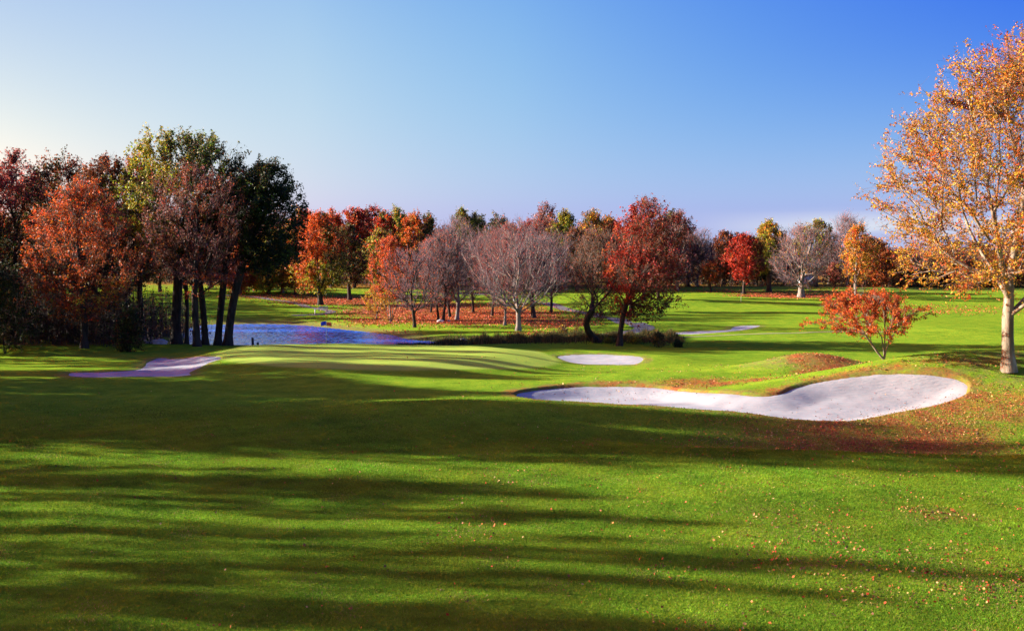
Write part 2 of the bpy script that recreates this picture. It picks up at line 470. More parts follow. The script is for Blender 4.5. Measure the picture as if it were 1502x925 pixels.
# ------------------------------------------------------------------ world, sun, camera
def build_world():
    w = bpy.data.worlds.new('World'); SC.world = w; w.use_nodes = True
    N, L = w.node_tree.nodes, w.node_tree.links; N.clear()
    out = node(N, 'ShaderNodeOutputWorld'); bg = node(N, 'ShaderNodeBackground')
    sky = node(N, 'ShaderNodeTexSky'); sky.sky_type = 'NISHITA'; sky.sun_disc = False
    sky.sun_elevation = SUN_EL; sky.sun_rotation = SKY_ROT
    sky.air_density = 1.0; sky.dust_density = 1.5; sky.ozone_density = 1.0; sky.altitude = 50
    # film response of the slide: each channel of the sky gets its own contrast
    sp = node(N, 'ShaderNodeSeparateColor'); cb = node(N, 'ShaderNodeCombineColor'); L.new(sky.outputs[0], sp.inputs[0])
    for ch, g, k in (('Red', 2.0, 3.75), ('Green', 1.40, 2.08), ('Blue', .06, .90)):
        m0 = node(N, 'ShaderNodeMath', operation='MULTIPLY'); m0.inputs[1].default_value = .1
        m1_ = node(N, 'ShaderNodeMath', operation='POWER'); m1_.inputs[1].default_value = g
        m2_ = node(N, 'ShaderNodeMath', operation='MULTIPLY'); m2_.inputs[1].default_value = k / (2**EXPO) / SKY_STR
        L.new(sp.outputs[ch], m0.inputs[0]); L.new(m0.outputs[0], m1_.inputs[0]); L.new(m1_.outputs[0], m2_.inputs[0]); L.new(m2_.outputs[0], cb.inputs[ch])
    # the darker, polarised part of the sky stands square to the sun, strongest well above the horizon
    tg = node(N, 'ShaderNodeTexCoord'); sg = node(N, 'ShaderNodeSeparateXYZ'); L.new(tg.outputs['Generated'], sg.inputs[0])
    ma = node(N, 'ShaderNodeMath', operation='MULTIPLY_ADD'); ma.inputs[1].default_value = .5; ma.inputs[2].default_value = .5; L.new(sg.outputs['X'], ma.inputs[0])
    f = lambda q: (q / 2, q**.62 / 2, .5)
    pr = ramp(N, [(.26, (.60, .50, .5)), (.33, (.80, .60, .5)), (.40, (.98, .71, .5)), (.50, f(1.65)), (.61, f(.97)), (.72, f(.42))]); L.new(ma.outputs[0], pr.inputs[0])
    el = ramp(N, [(.02, (0,0,0)), (.26, (1,1,1))], 'EASE'); L.new(sg.outputs['Z'], el.inputs[0])
    pm = node(N, 'ShaderNodeMix', data_type='RGBA'); pm.inputs['A'].default_value = (.5, .5, .5, 1)
    L.new(el.outputs[0], pm.inputs['Factor']); L.new(pr.outputs[0], pm.inputs['B'])
    px_ = node(N, 'ShaderNodeMix', data_type='RGBA', blend_type='MULTIPLY'); px_.inputs['Factor'].default_value = 1
    p2 = node(N, 'ShaderNodeVectorMath', operation='SCALE'); p2.inputs['Scale'].default_value = 2.0; L.new(pm.outputs['Result'], p2.inputs[0])
    L.new(cb.outputs[0], px_.inputs['A']); L.new(p2.outputs[0], px_.inputs['B'])
    # thin far cloud streaks low over the right-hand woods
    tc = node(N, 'ShaderNodeTexCoord'); mp = node(N, 'ShaderNodeMapping'); mp.inputs['Scale'].default_value = (2.2, 2.2, 34)
    nz = node(N, 'ShaderNodeTexNoise'); nz.inputs['Scale'].default_value = 2.0; nz.inputs['Detail'].default_value = 5
    cr = ramp(N, [(.38, (0,0,0)), (.54, (1,1,1))])
    sx = node(N, 'ShaderNodeSeparateXYZ')
    band = ramp(N, [(.0, (0,0,0)), (.022, (.35,.35,.35)), (.040, (1,1,1)), (.056, (0,0,0))])
    side = ramp(N, [(.17, (0,0,0)), (.30, (1,1,1))])
    m1 = node(N, 'ShaderNodeMath', operation='MULTIPLY'); m2 = node(N, 'ShaderNodeMath', operation='MULTIPLY')
    m3 = node(N, 'ShaderNodeMath', operation='MULTIPLY'); m3.inputs[1].default_value = .95
    mix = node(N, 'ShaderNodeMix', data_type='RGBA'); mix.inputs['B'].default_value = CLOUD
    L.new(tc.outputs['Generated'], mp.inputs[0]); L.new(mp.outputs[0], nz.inputs[0]); L.new(nz.outputs['Fac'], cr.inputs[0])
    L.new(tc.outputs['Generated'], sx.inputs[0]); L.new(sx.outputs['Z'], band.inputs[0]); L.new(sx.outputs['X'], side.inputs[0])
    L.new(cr.outputs[0], m1.inputs[0]); L.new(band.outputs[0], m1.inputs[1]); L.new(m1.outputs[0], m2.inputs[0]); L.new(side.outputs[0], m2.inputs[1])
    L.new(m2.outputs[0], m3.inputs[0]); L.new(m3.outputs[0], mix.inputs['Factor'])
    L.new(px_.outputs['Result'], mix.inputs['A']); hz = ramp(N, [(0, (.85,.85,.85)), (.018, (.55,.55,.55)), (.06, (0,0,0))]); L.new(sx.outputs['Z'], hz.inputs[0])
    hm = node(N, 'ShaderNodeMix', data_type='RGBA'); hm.inputs['B'].default_value = (*[c / (SKY_STR * 2**EXPO) for c in (.55, .66, .82)], 1)
    L.new(hz.outputs[0], hm.inputs['Factor']); L.new(mix.outputs['Result'], hm.inputs['A']); L.new(hm.outputs['Result'], bg.inputs[0])
    bg.inputs[1].default_value = SKY_STR; L.new(bg.outputs[0], out.inputs[0])
    sd = bpy.data.lights.new('sun', 'SUN'); sd.energy = SUN_STR; sd.angle = R(.55); sd.color = SUN_COL
    so = bpy.data.objects.new('sun', sd); COL.objects.link(so)
    from mathutils import Vector
    v = Vector((math.cos(SUN_FWD)*math.cos(SUN_EL), -math.sin(SUN_FWD)*math.cos(SUN_EL), -math.sin(SUN_EL)))
    so.rotation_euler = v.to_track_quat('-Z', 'Y').to_euler(); so.location = (-60, 0, 40)
    cd = bpy.data.cameras.new('camera'); cd.lens = F / 1502 * 36; cd.sensor_width = 36; cd.clip_start = .1; cd.clip_end = 9000
    co = bpy.data.objects.new('camera', cd); COL.objects.link(co); co.location = (0, 0, CAMZ)
    co.rotation_euler = (math.pi/2 - PITCH, 0, 0); SC.camera = co
    vs = SC.view_settings; vs.view_transform = 'Standard'; vs.look = 'None'; vs.gamma = 1; vs.use_curve_mapping = False
    vs.exposure = EXPO
    SC.render.engine = 'CYCLES'; SC.cycles.use_denoising = True
    SC.cycles.max_bounces = 6; SC.cycles.diffuse_bounces = 3; SC.cycles.transmission_bounces = 4; SC.cycles.transparent_max_bounces = 4
    SC.cycles.caustics_reflective = False; SC.cycles.caustics_refractive = False

SKY_ROT = -math.pi/2 + SUN_FWD
CLOUD = (1.85, 1.92, 2.12, 1)
SKY_STR, SUN_STR, SUN_COL, EXPO = .10, 5.0, (1.0, .96, .83), 2.1
build_world()

# ------------------------------------------------------------------ zones
def ell(X, Y, cx, cy, a, b, rot=0, soft=.35):
    c, s = math.cos(R(rot)), math.sin(R(rot))
    u = ((X-cx)*c + (Y-cy)*s)/a; v = (-(X-cx)*s + (Y-cy)*c)/b
    return sstep(1 + soft, 1 - soft, np.hypot(u, v))

LITTER = [  # pixel boxes: cx, cy, half width, half height, strength
    (700, 464, 135, 14, 1.0), (610, 455, 110, 13, .95), (810, 474, 60, 9, .8), (500, 441, 90, 7, .95), (420, 436, 90, 5, .7),
    (560, 470, 60, 6, .8), (1150, 434, 75, 4.5, .95), (1075, 427, 60, 3, .5), (1190, 428, 60, 3, .55), (790, 489, 45, 4, .6),
    (1400, 455, 110, 7, .35), (520, 484, 70, 3.2, .7),
    (1000, 566, 150, 7, .75), (1205, 525, 58, 8, .8), (1440, 595, 130, 36, .82), (1300, 640, 200, 26, .86),
    (1120, 650, 110, 20, .5), (1370, 755, 60, 10, .45), (1430, 850, 90, 50, .32), (1180, 800, 120, 60, .18), (760, 700, 60, 14, .14), (1400, 528, 130, 9, .45),
    (690, 780, 60, 28, .12), (1300, 538, 140, 5, .6),
]
def pix_area(cx, cy, hw, hh):
    x, y = gp(cx, cy); _, y0 = gp(cx, cy + hh); _, y1 = gp(cx, cy - hh)
    return x, y, hw / F * y, max(.8, (y1 - y0) / 2)
LIT_W = [(pix_area(*l[:4]), l[4]) for l in LITTER]
def litter_at(X, Y):
    r = np.zeros(X.shape)
    for (cx, cy, a, b), s in LIT_W: r = np.maximum(r, s * ell(X, Y, cx, cy, a, b, soft=.5))
    return r

def green_at(X, Y):
    return ell(X, Y, -10.5, 84, 14.5, 13.5, soft=.03)

# ------------------------------------------------------------------ ground
def build_ground():
    fine = np.arange(-37, 37.001, .085)
    ang = np.concatenate([np.arange(-180, -37, 2.0), fine, np.arange(39, 180, 2.0)])
    rad = np.concatenate([[0.5, 3, 6, 9, 12], np.geomspace(14, 230, 780), np.geomspace(236, 420, 60), np.geomspace(450, 5000, 26)])
    a = R(1) * ang; X = rad[:, None] * np.sin(a)[None]; Y = rad[:, None] * np.cos(a)[None]
    Z = terrain_z(X.ravel(), Y.ravel())
    x, y = X.ravel(), Y.ravel()
    V = np.stack([x, y, Z], -1)
    nr, na = X.shape
    i = np.arange(nr - 1)[:, None] * na; j = np.arange(na)[None]; j2 = (j + 1) % na
    Fq = np.stack([i + j, i + na + j, i + na + j2, i + j2], -1).reshape(-1, 4)[:, ::-1]
    g = green_at(x, y); l = litter_at(x, y)
    dry = np.zeros(len(x))
    dist = np.hypot(x, y)
    for k, (poly, dep) in BPOLY.items():
        lo, hi = poly.min(0) - 6, poly.max(0) + 6
        m = (x > lo[0]) & (x < hi[0]) & (y > lo[1]) & (y < hi[1])
        s = sdf(poly, x[m], y[m]); dry[m] = np.maximum(dry[m], .75 * sstep(-1.6, -.1, s)); l[m] = np.maximum(l[m], (.62 if k == 'main' else .35) * sstep(-1.8, -.2, s))
    m = (x > -75) & (x < 30) & (y > 95) & (y < 175); s = sdf(POND, x[m], y[m]); dry[m] = np.maximum(dry[m], sstep(-5, -.5, s))
    dry = np.maximum(dry, .8 * ell(x, y, 23.6, 77.5, 6, 4, soft=.5))
    dry = np.maximum(dry, .55 * ell(x, y, 36, 62, 12, 9, soft=.5))
    l = np.maximum(l, .75*sstep(236, 250, y)); l = np.maximum(l, .7*sstep(-40, -46, x) * sstep(98, 102, y) * sstep(150, 138, y)); dry = np.maximum(dry, .5 * sstep(215, 240, y)); 
    mow = np.clip(g + 0, 0, 1)
    C = np.stack([mow, l, dry], -1)
    mt, nt, N, L = newmat('turf')
    out = node(N, 'ShaderNodeOutputMaterial'); p = node(N, 'ShaderNodeBsdfPrincipled'); p.inputs['Roughness'].default_value = .85
    p.inputs['Specular IOR Level'].default_value = .0
    p.inputs['Sheen Weight'].default_value = .0; p.inputs['Sheen Roughness'].default_value = .5; p.inputs['Sheen Tint'].default_value = (.8, 1, .35, 1)
    at = node(N, 'ShaderNodeAttribute', attribute_name='Col'); sep = node(N, 'ShaderNodeSeparateColor'); L.new(at.outputs['Color'], sep.inputs[0])
    geo = node(N, 'ShaderNodeNewGeometry')
    def noise(scale, det=4, rough=.55, vec=None):
        n = node(N, 'ShaderNodeTexNoise'); n.inputs['Scale'].default_value = scale; n.inputs['Detail'].default_value = det
        n.inputs['Roughness'].default_value = rough; L.new(vec or geo.outputs['Position'], n.inputs[0]); return n
    def mix(fac, a, b, t='MIX'):
        m = node(N, 'ShaderNodeMix', data_type='RGBA', blend_type=t)
        for s, k in ((fac, 'Factor'), (a, 'A'), (b, 'B')):
            if isinstance(s, (int, float)): m.inputs[k].default_value = s
            elif isinstance(s, tuple): m.inputs[k].default_value = (*s, 1)
            else: L.new(s, m.inputs[k])
        return m.outputs['Result']
    big, mid, fin, vf = noise(.07, 3), noise(.7, 5, .65), noise(7, 5, .7), noise(34, 3, .7)
    r1 = ramp(N, [(.32, (.055,.120,.010)), (.50, (.118,.215,.014)), (.66, (.205,.280,.020))]); L.new(mid.outputs['Fac'], r1.inputs[0])
    r2 = ramp(N, [(.35, (.105,.200,.014)), (.65, (.165,.245,.016))]); L.new(big.outputs['Fac'], r2.inputs[0])
    c = mix(.5, r1.outputs[0], r2.outputs[0])
    rf = ramp(N, [(.3, (.55,.55,.55)), (.7, (1.45,1.4,1.3))]); L.new(fin.outputs['Fac'], rf.inputs[0])
    c = mix(.55, c, rf.outputs[0], 'MULTIPLY')
    rv = ramp(N, [(.25, (.6,.6,.6)), (.75, (1.4,1.4,1.4))]); L.new(vf.outputs['Fac'], rv.inputs[0])
    c = mix(.5, c, rv.outputs[0], 'MULTIPLY')
    # dry tan grass where the attribute and a noise agree
    def mask(attr, n, lo, hi, gain):
        a = node(N, 'ShaderNodeMath', operation='MULTIPLY_ADD'); L.new(attr, a.inputs[0]); a.inputs[1].default_value = gain; L.new(n, a.inputs[2])
        r = ramp(N, [(lo, (0,0,0)), (hi, (1,1,1))]); L.new(a.outputs[0], r.inputs[0])
        s = node(N, 'ShaderNodeMath', operation='MULTIPLY'); L.new(r.outputs[0], s.inputs[0])
        q = node(N, 'ShaderNodeMath', operation='MINIMUM'); L.new(attr, q.inputs[0]); q.inputs[1].default_value = .12
        q2 = node(N, 'ShaderNodeMath', operation='MULTIPLY'); L.new(q.outputs[0], q2.inputs[0]); q2.inputs[1].default_value = 8.3
        L.new(q2.outputs[0], s.inputs[1]); return s.outputs[0]
    dn = noise(1.7, 5, .65)
    md = mask(sep.outputs['Blue'], dn.outputs['Fac'], .62, .98, .42)
    dcol = mix(fin.outputs['Fac'], (.105,.105,.028), (.20,.155,.06))
    c = mix(md, c, dcol)
    # closely mown green: paler, finer
    gcol = ramp(N, [(.35, (.225,.310,.045)), (.65, (.275,.350,.055))]); L.new(big.outputs['Fac'], gcol.inputs[0])
    gc = mix(.18, gcol.outputs[0], rf.outputs[0], 'MULTIPLY')
    c = mix(sep.outputs['Red'], c, gc)
    # small bare and brown flecks on the fairway
    # leaf litter
    vor = node(N, 'ShaderNodeTexVoronoi'); vor.inputs['Scale'].default_value = 9; L.new(geo.outputs['Position'], vor.inputs['Vector'])
    lc = ramp(N, [(0, (.07,.028,.015)), (.3, (.20,.050,.020)), (.6, (.28,.080,.025)), (.85, (.17,.075,.035)), (1, (.36,.18,.06))]); L.new(vor.outputs['Color'], lc.inputs[0])
    ln = noise(.55, 6, .72)
    ml = mask(sep.outputs['Green'], ln.outputs['Fac'], .72, 1.0, .52)
    c = mix(ml, c, lc.outputs[0])
    L.new(c, p.inputs['Base Color'])
    b1 = node(N, 'ShaderNodeBump'); b1.inputs['Strength'].default_value = .55; b1.inputs['Distance'].default_value = .07
    b2 = node(N, 'ShaderNodeBump'); b2.inputs['Strength'].default_value = .5; b2.inputs['Distance'].default_value = .03
    inv = node(N, 'ShaderNodeMath', operation='MULTIPLY_ADD'); L.new(sep.outputs['Red'], inv.inputs[0]); inv.inputs[1].default_value = -.42; inv.inputs[2].default_value = .55
    L.new(inv.outputs[0], b1.inputs['Strength']); L.new(inv.outputs[0], b2.inputs['Strength'])
    L.new(fin.outputs['Fac'], b1.inputs['Height']); L.new(vf.outputs['Fac'], b2.inputs['Height']); L.new(b1.outputs[0], b2.inputs['Normal'])
    L.new(b2.outputs[0], p.inputs['Normal'])
    L.new(p.outputs[0], out.inputs[0])
    o = mesh_np('ground', V, Fq, mats=[mt], colors=C, smooth=True)
    tag(o, kind='structure')
build_ground()

def build_bunkers():
    mt, nt, N, L = newmat('sand')
    out = node(N, 'ShaderNodeOutputMaterial'); p = node(N, 'ShaderNodeBsdfPrincipled'); p.inputs['Roughness'].default_value = .95
    p.inputs['Specular IOR Level'].default_value = .1
    geo = node(N, 'ShaderNodeNewGeometry')
    n = node(N, 'ShaderNodeTexNoise'); n.inputs['Scale'].default_value = .9; n.inputs['Detail'].default_value = 5
    n2 = node(N, 'ShaderNodeTexNoise'); n2.inputs['Scale'].default_value = 6; n2.inputs['Detail'].default_value = 6; n2.inputs['Roughness'].default_value = .7
    w = node(N, 'ShaderNodeTexWave'); w.inputs['Scale'].default_value = 1.1; w.inputs['Distortion'].default_value = 6; w.inputs['Detail'].default_value = 3; w.bands_direction = 'Y'
    r = ramp(N, [(.3, (.215,.215,.225)), (.7, (.285,.285,.29))])
    for q in (n, n2, w): L.new(geo.outputs['Position'], q.inputs[0])
    L.new(n.outputs['Fac'], r.inputs[0])
    b1 = node(N, 'ShaderNodeBump'); b1.inputs['Strength'].default_value = .45; b1.inputs['Distance'].default_value = .045
    b2 = node(N, 'ShaderNodeBump'); b2.inputs['Strength'].default_value = .22; b2.inputs['Distance'].default_value = .03
    L.new(n2.outputs['Fac'], b1.inputs['Height']); L.new(w.outputs['Fac'], b2.inputs['Height']); L.new(b1.outputs[0], b2.inputs['Normal'])
    L.new(r.outputs[0], p.inputs['Base Color']); L.new(b2.outputs[0], p.inputs['Normal']); L.new(p.outputs[0], out.inputs[0])
    for k, (poly, dep) in BPOLY.items():
        h = .2 if k == 'main' else .3
        lo, hi = poly.min(0) - h*2, poly.max(0) + h*2
        xs, ys = np.arange(lo[0], hi[0], h), np.arange(lo[1], hi[1], h)
        X, Y = np.meshgrid(xs, ys); s = sdf(poly, X.ravel(), Y.ravel()); x, y = X.ravel().copy(), Y.ravel().copy()
        ins = s > 0; nx = len(xs)
        # snap the vertices just outside onto the edge
        A = poly; B = np.roll(poly, -1, 0)
        om = np.where(~ins & (s > -h*1.5))[0]
        P = np.stack([x[om], y[om]], -1); bd = np.full(len(om), 1e9); bp = P.copy()
        for a, b in zip(A, B):
            e = b - a; t = np.clip(((P - a) @ e) / (e @ e), 0, 1); q = a + t[:, None]*e; d = ((P-q)**2).sum(1)
            m = d < bd; bd[m] = d[m]; bp[m] = q[m]
        x[om], y[om] = bp[:, 0], bp[:, 1]
        i, j = np.meshgrid(np.arange(len(ys)-1), np.arange(nx-1), indexing='ij'); i = i.ravel(); j = j.ravel()
        Fq = np.stack([i*nx+j, i*nx+j+1, (i+1)*nx+j+1, (i+1)*nx+j], -1)
        Fq = Fq[ins[Fq].any(1) & (s[Fq] > -h*1.5).all(1)]
        used = np.unique(Fq); mp = np.zeros(len(x), int); mp[used] = np.arange(len(used))
        x, y, s = x[used], y[used], np.maximum(s[used], 0)
        z = bunker_floor(k, x, y, s)
        o = mesh_np('bunker_sand', np.stack([x, y, z], -1), mp[Fq], mats=[mt], smooth=True)
        tag(o, kind='structure')
build_bunkers()

def build_water():
    m, nt, N, L = newmat('pond_water')
    out = node(N, 'ShaderNodeOutputMaterial'); p = node(N, 'ShaderNodeBsdfPrincipled')
    p.inputs['Base Color'].default_value = (.008, .07, .40, 1); p.inputs['Roughness'].default_value = .08; p.inputs['IOR'].default_value = 1.33
    p.inputs['Specular IOR Level'].default_value = .9
    geo = node(N, 'ShaderNodeNewGeometry'); mp = node(N, 'ShaderNodeMapping'); mp.inputs['Scale'].default_value = (1, 1.4, 1)
    n = node(N, 'ShaderNodeTexNoise'); n.inputs['Scale'].default_value = 2.2; n.inputs['Detail'].default_value = 3
    b = node(N, 'ShaderNodeBump'); b.inputs['Strength'].default_value = 1.0; b.inputs['Distance'].default_value = .03
    L.new(geo.outputs['Position'], mp.inputs[0]); L.new(mp.outputs[0], n.inputs[0]); L.new(n.outputs['Fac'], b.inputs['Height'])
    L.new(b.outputs[0], p.inputs['Normal']); L.new(p.outputs[0], out.inputs[0])
    # small wind ripples as real geometry
    lo, hi = POND.min(0) - 1.5, POND.max(0) + 1.5
    xs, ys = np.arange(lo[0], hi[0], .16), np.arange(lo[1], hi[1], .11); nx = len(xs)
    X, Y = np.meshgrid(xs, ys); x, y = X.ravel(), Y.ravel(); sd = sdf(POND, x, y)
    rg = np.random.default_rng(8); z = np.full(len(x), WATER_Z)
    for _ in range(26):
        lam = rg.uniform(.35, 1.0); th = rg.normal(0, .55) + 1.2; k = 2*np.pi/lam
        z = z + .0056 * lam * np.sin(k*(x*math.cos(th) + y*math.sin(th)) + rg.uniform(0, 6.28) + 1.5*np.sin(x*.3 + y*.2 + rg.uniform(0, 6)))
    i, j = np.meshgrid(np.arange(len(ys)-1), np.arange(nx-1), indexing='ij'); i, j = i.ravel(), j.ravel()
    Fq = np.stack([i*nx+j, i*nx+j+1, (i+1)*nx+j+1, (i+1)*nx+j], -1); Fq = Fq[(sd[Fq] > -1.2).all(1)]
    used = np.unique(Fq); mp_ = np.zeros(len(x), int); mp_[used] = np.arange(len(used))
    tag(mesh_np('pond_water', np.stack([x, y, z], -1)[used], mp_[Fq], mats=[m], smooth=True), kind='structure')
build_water()

M_PATH = simple_mat('path_asphalt', (.06,.056,.056), .9, var=.15, scale=2)
M_WORN = simple_mat('worn_turf', (.24,.22,.09), .9, var=.25, scale=1.2)
def ribbon(name, pts, wid, mat, lift=.02, worn=False):
    P = catmull([gp(*p) for p in pts], 14, closed=False)
    d = np.gradient(P, axis=0); d /= np.linalg.norm(d, axis=1, keepdims=True); nn = np.stack([-d[:, 1], d[:, 0]], -1)
    k = 5; V = []
    for j in range(k):
        q = P + nn * wid * (j/(k-1) - .5); V.append(np.column_stack([q, terrain_z(q[:, 0], q[:, 1]) + lift]))
    V = np.concatenate(V); n = len(P)
    Fq = [(j*n+i, (j+1)*n+i, (j+1)*n+i+1, j*n+i+1) for j in range(k-1) for i in range(n-1)]
    o = mesh_np(name, V, np.array(Fq)[:, ::-1], mats=[mat], smooth=True); tag(o, kind='structure'); return o
ribbon('cart_path', [(800,444),(818,450),(842,456),(870,461),(905,468),(932,474),(945,480),(938,485),(915,488),(885,491)], 2.6, M_PATH)
ribbon('cart_path', [(330,433),(390,438),(430,444),(462,452),(485,457),(470,461),(430,463)], 1.7, M_PATH, .05)
ribbon('cart_path', [(196,474),(208,480),(214,488),(222,497),(236,504)], 2.4, M_PATH, .05)
ribbon('cart_path', [(655,430),(690,431),(715,432)], 3.2, M_PATH, .05)
ribbon('worn_track', [(925,489),(985,494),(1060,492),(1140,489),(1230,486.5),(1330,487)], .55, M_WORN, .025)

# ------------------------------------------------------------------ trees in view
lowgold = lambda p: np.exp(-((p[:, 2]-.25)/.12)**2) * 2.5
def top_(a, b): return lambda p: sstep(a, b, p[:, 2]) * 2 + .02
def low_(a, b): return lambda p: sstep(b, a, p[:, 2]) * 2 + .02
def lit_side_(a, b): return lambda p: sstep(b, a, p[:, 0]) * 2 + .02  # brighter leaf colours towards the sun: sunlight put into the palette
def shade_side_(a, b): return lambda p: sstep(a, b, p[:, 0]) * 2 + .02  # darker leaf colours away from the sun: shade put into the palette
DK, GR, PL = M_BARK_DARK, M_BARK_GREY, M_BARK_PALE

# big tree at the right edge
T('sycamore_tree', 1480, 545, 84, 200, 'tall golden orange tree with pale trunk at right edge behind the large bunker', 11, cx=1496,
  bark=PL, N=850, twigs=4, sub=3, leaves=92000, ls=.115, keep=1, tl=1.6, tr=.013, hc=.20, r=.33, alpha=.30, leader=.7, prof=(.36,.62), lump=.22,
  pal=[('golden_orange', 1.1), ('gold', 1.2), ('orange', .5), ('rust', .5)], twigmat=M_TWIG_BROWN, gap=-.35, cl=.12, wig=.25, up=.15, tip=.022, drop=-1.0)
# small red tree in front
T('dogwood_tree', 1297, 527, 427, 78, 'small leaning red orange tree with several thin stems behind the large bunker', 12, cx=1276,
  bark=PL, N=260, twigs=5, sub=3, leaves=24000, ls=.082, keep=1, tl=.5, tr=.008, hc=.50, r=.085, stems=[(-1.9,0,2.6),(.1,.2,2.4),(.35,-.2,2.2),(-.2,.2,2.0)],
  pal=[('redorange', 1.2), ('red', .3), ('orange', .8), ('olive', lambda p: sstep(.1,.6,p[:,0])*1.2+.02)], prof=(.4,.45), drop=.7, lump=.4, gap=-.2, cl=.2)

# left cluster ------------------------------------------------
T('oak_tree', 257, 509, 203, 102, 'tallest tree of the left group, green crown lit yellow green at the top', 21, Y=112, cx=275, bark=DK, N=520, twigs=4, sub=2,
  leaves=34000, ls=.27, hc=.40, r=.50, pal=[('green', 1.2), ('yellowgreen', lit_side_(-.1,.2)), ('darkgreen', shade_side_(-.1,.25)), ('olive', .4)], prof=(.5,.40), lump=.22, wig=.1, gap=-1)
T('oak_tree', 333, 507, 243, 58, 'dark green tree leaning right at the right end of the left group', 22, Y=108, cx=388, bark=DK, N=420, twigs=4, sub=2,
  leaves=24000, ls=.25, hc=.42, r=.42, pal=[('darkgreen', 1.6), ('green', .35)], prof=(.5,.45), lump=.28, lean=(.03,0), gap=-.85)
T('oak_tree', 318, 506, 262, 50, 'dark leaning trunk second from right in the left group, thin rusty crown', 23, Y=109, cx=350, bark=DK, N=260, twigs=4, sub=2,
  leaves=5500, ls=.22, hc=.5, r=.36, pal=[('darkgreen', 1), ('darkrust', .7), ('rust', .4)], lean=(.04,0))
T('maple_tree', 288, 516, 250, 82, 'half bare grey pink tree with rusty leaves in front of the tall green tree', 24, Y=104, bark=DK, N=420, twigs=4, sub=3,  # dark bark picked to carry the shade on this trunk
  leaves=9500, ls=.21, hc=.30, r=.34, twigmat=M_TWIG_RED, tr=.016, tip=.02, pal=[('rust', 1), ('mauve', .8), ('redorange', low_(.3,.5)), ('brown', .5)], prof=(.5,.5), gap=-.2, leader=.8)
T('maple_tree', 300, 509, 290, 45, 'slim dark trunk in the middle of the left group with a few red leaves', 25, Y=110, bark=DK, N=220, twigs=4, sub=3,
  leaves=3000, ls=.2, hc=.4, r=.33, pal=[('rust', 1), ('redorange', .8), ('brown', .6)])
T('maple_tree', 272, 507, 300, 38, 'thinnest dark trunk of the left group, small brown crown', 26, Y=113, bark=DK, N=180, twigs=4, sub=2,
  leaves=3500, ls=.22, hc=.45, r=.22, pal=[('darkrust', 1), ('brown', .7), ('rust', .3)])
T('maple_tree', 122, 523, 268, 92, 'orange red half bare tree standing in front of the dark woods at left', 27, Y=99, bark=DK, N=560, twigs=5, sub=4,
  leaves=17000, ls=.21, hc=.16, r=.32, twigmat=M_TWIG_BROWN, tr=.013, leader=.8, gap=-.25, cl=.22,
  pal=[('redorange', 1.4), ('rust', .7), ('orange', .8), ('brown', .5), ('gold', lambda p: 2.6*np.exp(-((p[:,2]-.32)/.09)**2)*(p[:,0]>.0)+.02)], lump=.3)
T('maple_tree', 160, 512, 240, 78, 'dark rusty tree between the orange tree and the tall green tree', 28, Y=112, bark=DK, N=380, twigs=4, sub=2,
  leaves=15000, ls=.26, hc=.25, r=.4, pal=[('darkrust', 1), ('olive', .6), ('brown', .6), ('rust', top_(.75,.95))], lump=.3)
T('maple_tree', 208, 510, 238, 52, 'slim red topped tree just left of the tall green tree', 29, Y=118, bark=DK, N=260, twigs=4, sub=2,
  leaves=7000, ls=.25, hc=.4, r=.3, pal=[('crimson', top_(.7,.9)), ('rust', .6), ('darkrust', .8)])
T('maple_tree', 92, 512, 242, 76, 'dark green and brown tree second from the left edge', 30, Y=116, bark=DK, N=360, twigs=4, sub=2,
  leaves=15000, ls=.27, hc=.2, r=.4, pal=[('darkgreen', 1), ('olive', .5), ('darkrust', .8), ('rust', top_(.8,.95))], lump=.3)
T('maple_tree', 20, 514, 234, 58, 'tree at the left edge with a pink red top over dark lower leaves', 31, Y=112, bark=DK, N=360, twigs=4, sub=2,
  leaves=13000, ls=.25, hc=.15, r=.4, pal=[('pink', top_(.68,.85)), ('darkgreen', low_(.5,.7)), ('darkrust', .5), ('redorange', lambda p: 1.2*np.exp(-((p[:,2]-.6)/.1)**2))], lump=.35)
T('spruce_tree', -28, 520, 262, 42, 'dark evergreen cut by the left edge of the picture', 32, Y=110, bark=DK, N=320, twigs=4, sub=2,
  leaves=18000, ls=.25, hc=.06, r=.35, pal=[('darkgreen', 1.6), ('olive', .3)], prof=(.25,.7), gap=-.9)
OFFL = [(30,182,318,60,151),(90,190,322,60,152),(140,200,325,60,153),(185,186,335,44,154),(20,210,322,70,155),(110,220,325,70,156),(190,214,340,50,157),(235,222,345,36,158),(270,232,350,34,159),(310,236,352,34,160),(60,165,310,60,144),(130,172,315,60,145),(178,160,330,36,146),(0,180,310,60,147),(-60,150,300,60,148),(-120,165,300,60,149),(-70,122,262,60,41),(-150,126,255,65,42),(-60,130,220,60,43),(60,135,262,60,44),(150,134,262,60,45),(-160,134,225,70,46)]
for (px, Y, top, hw, sd) in OFFL:
    T('oak_tree', px, 0, top, hw, 'dark tree deep in the woods behind the left group', sd, Y=Y, bark=DK, N=200, twigs=3, sub=2, leaves=9000, ls=.32,
      hc=.15, r=.35, pal=[('darkgreen', 1), ('darkrust', .7), ('olive', .5), ('brown', .4)], group='trees deep in the left woods')

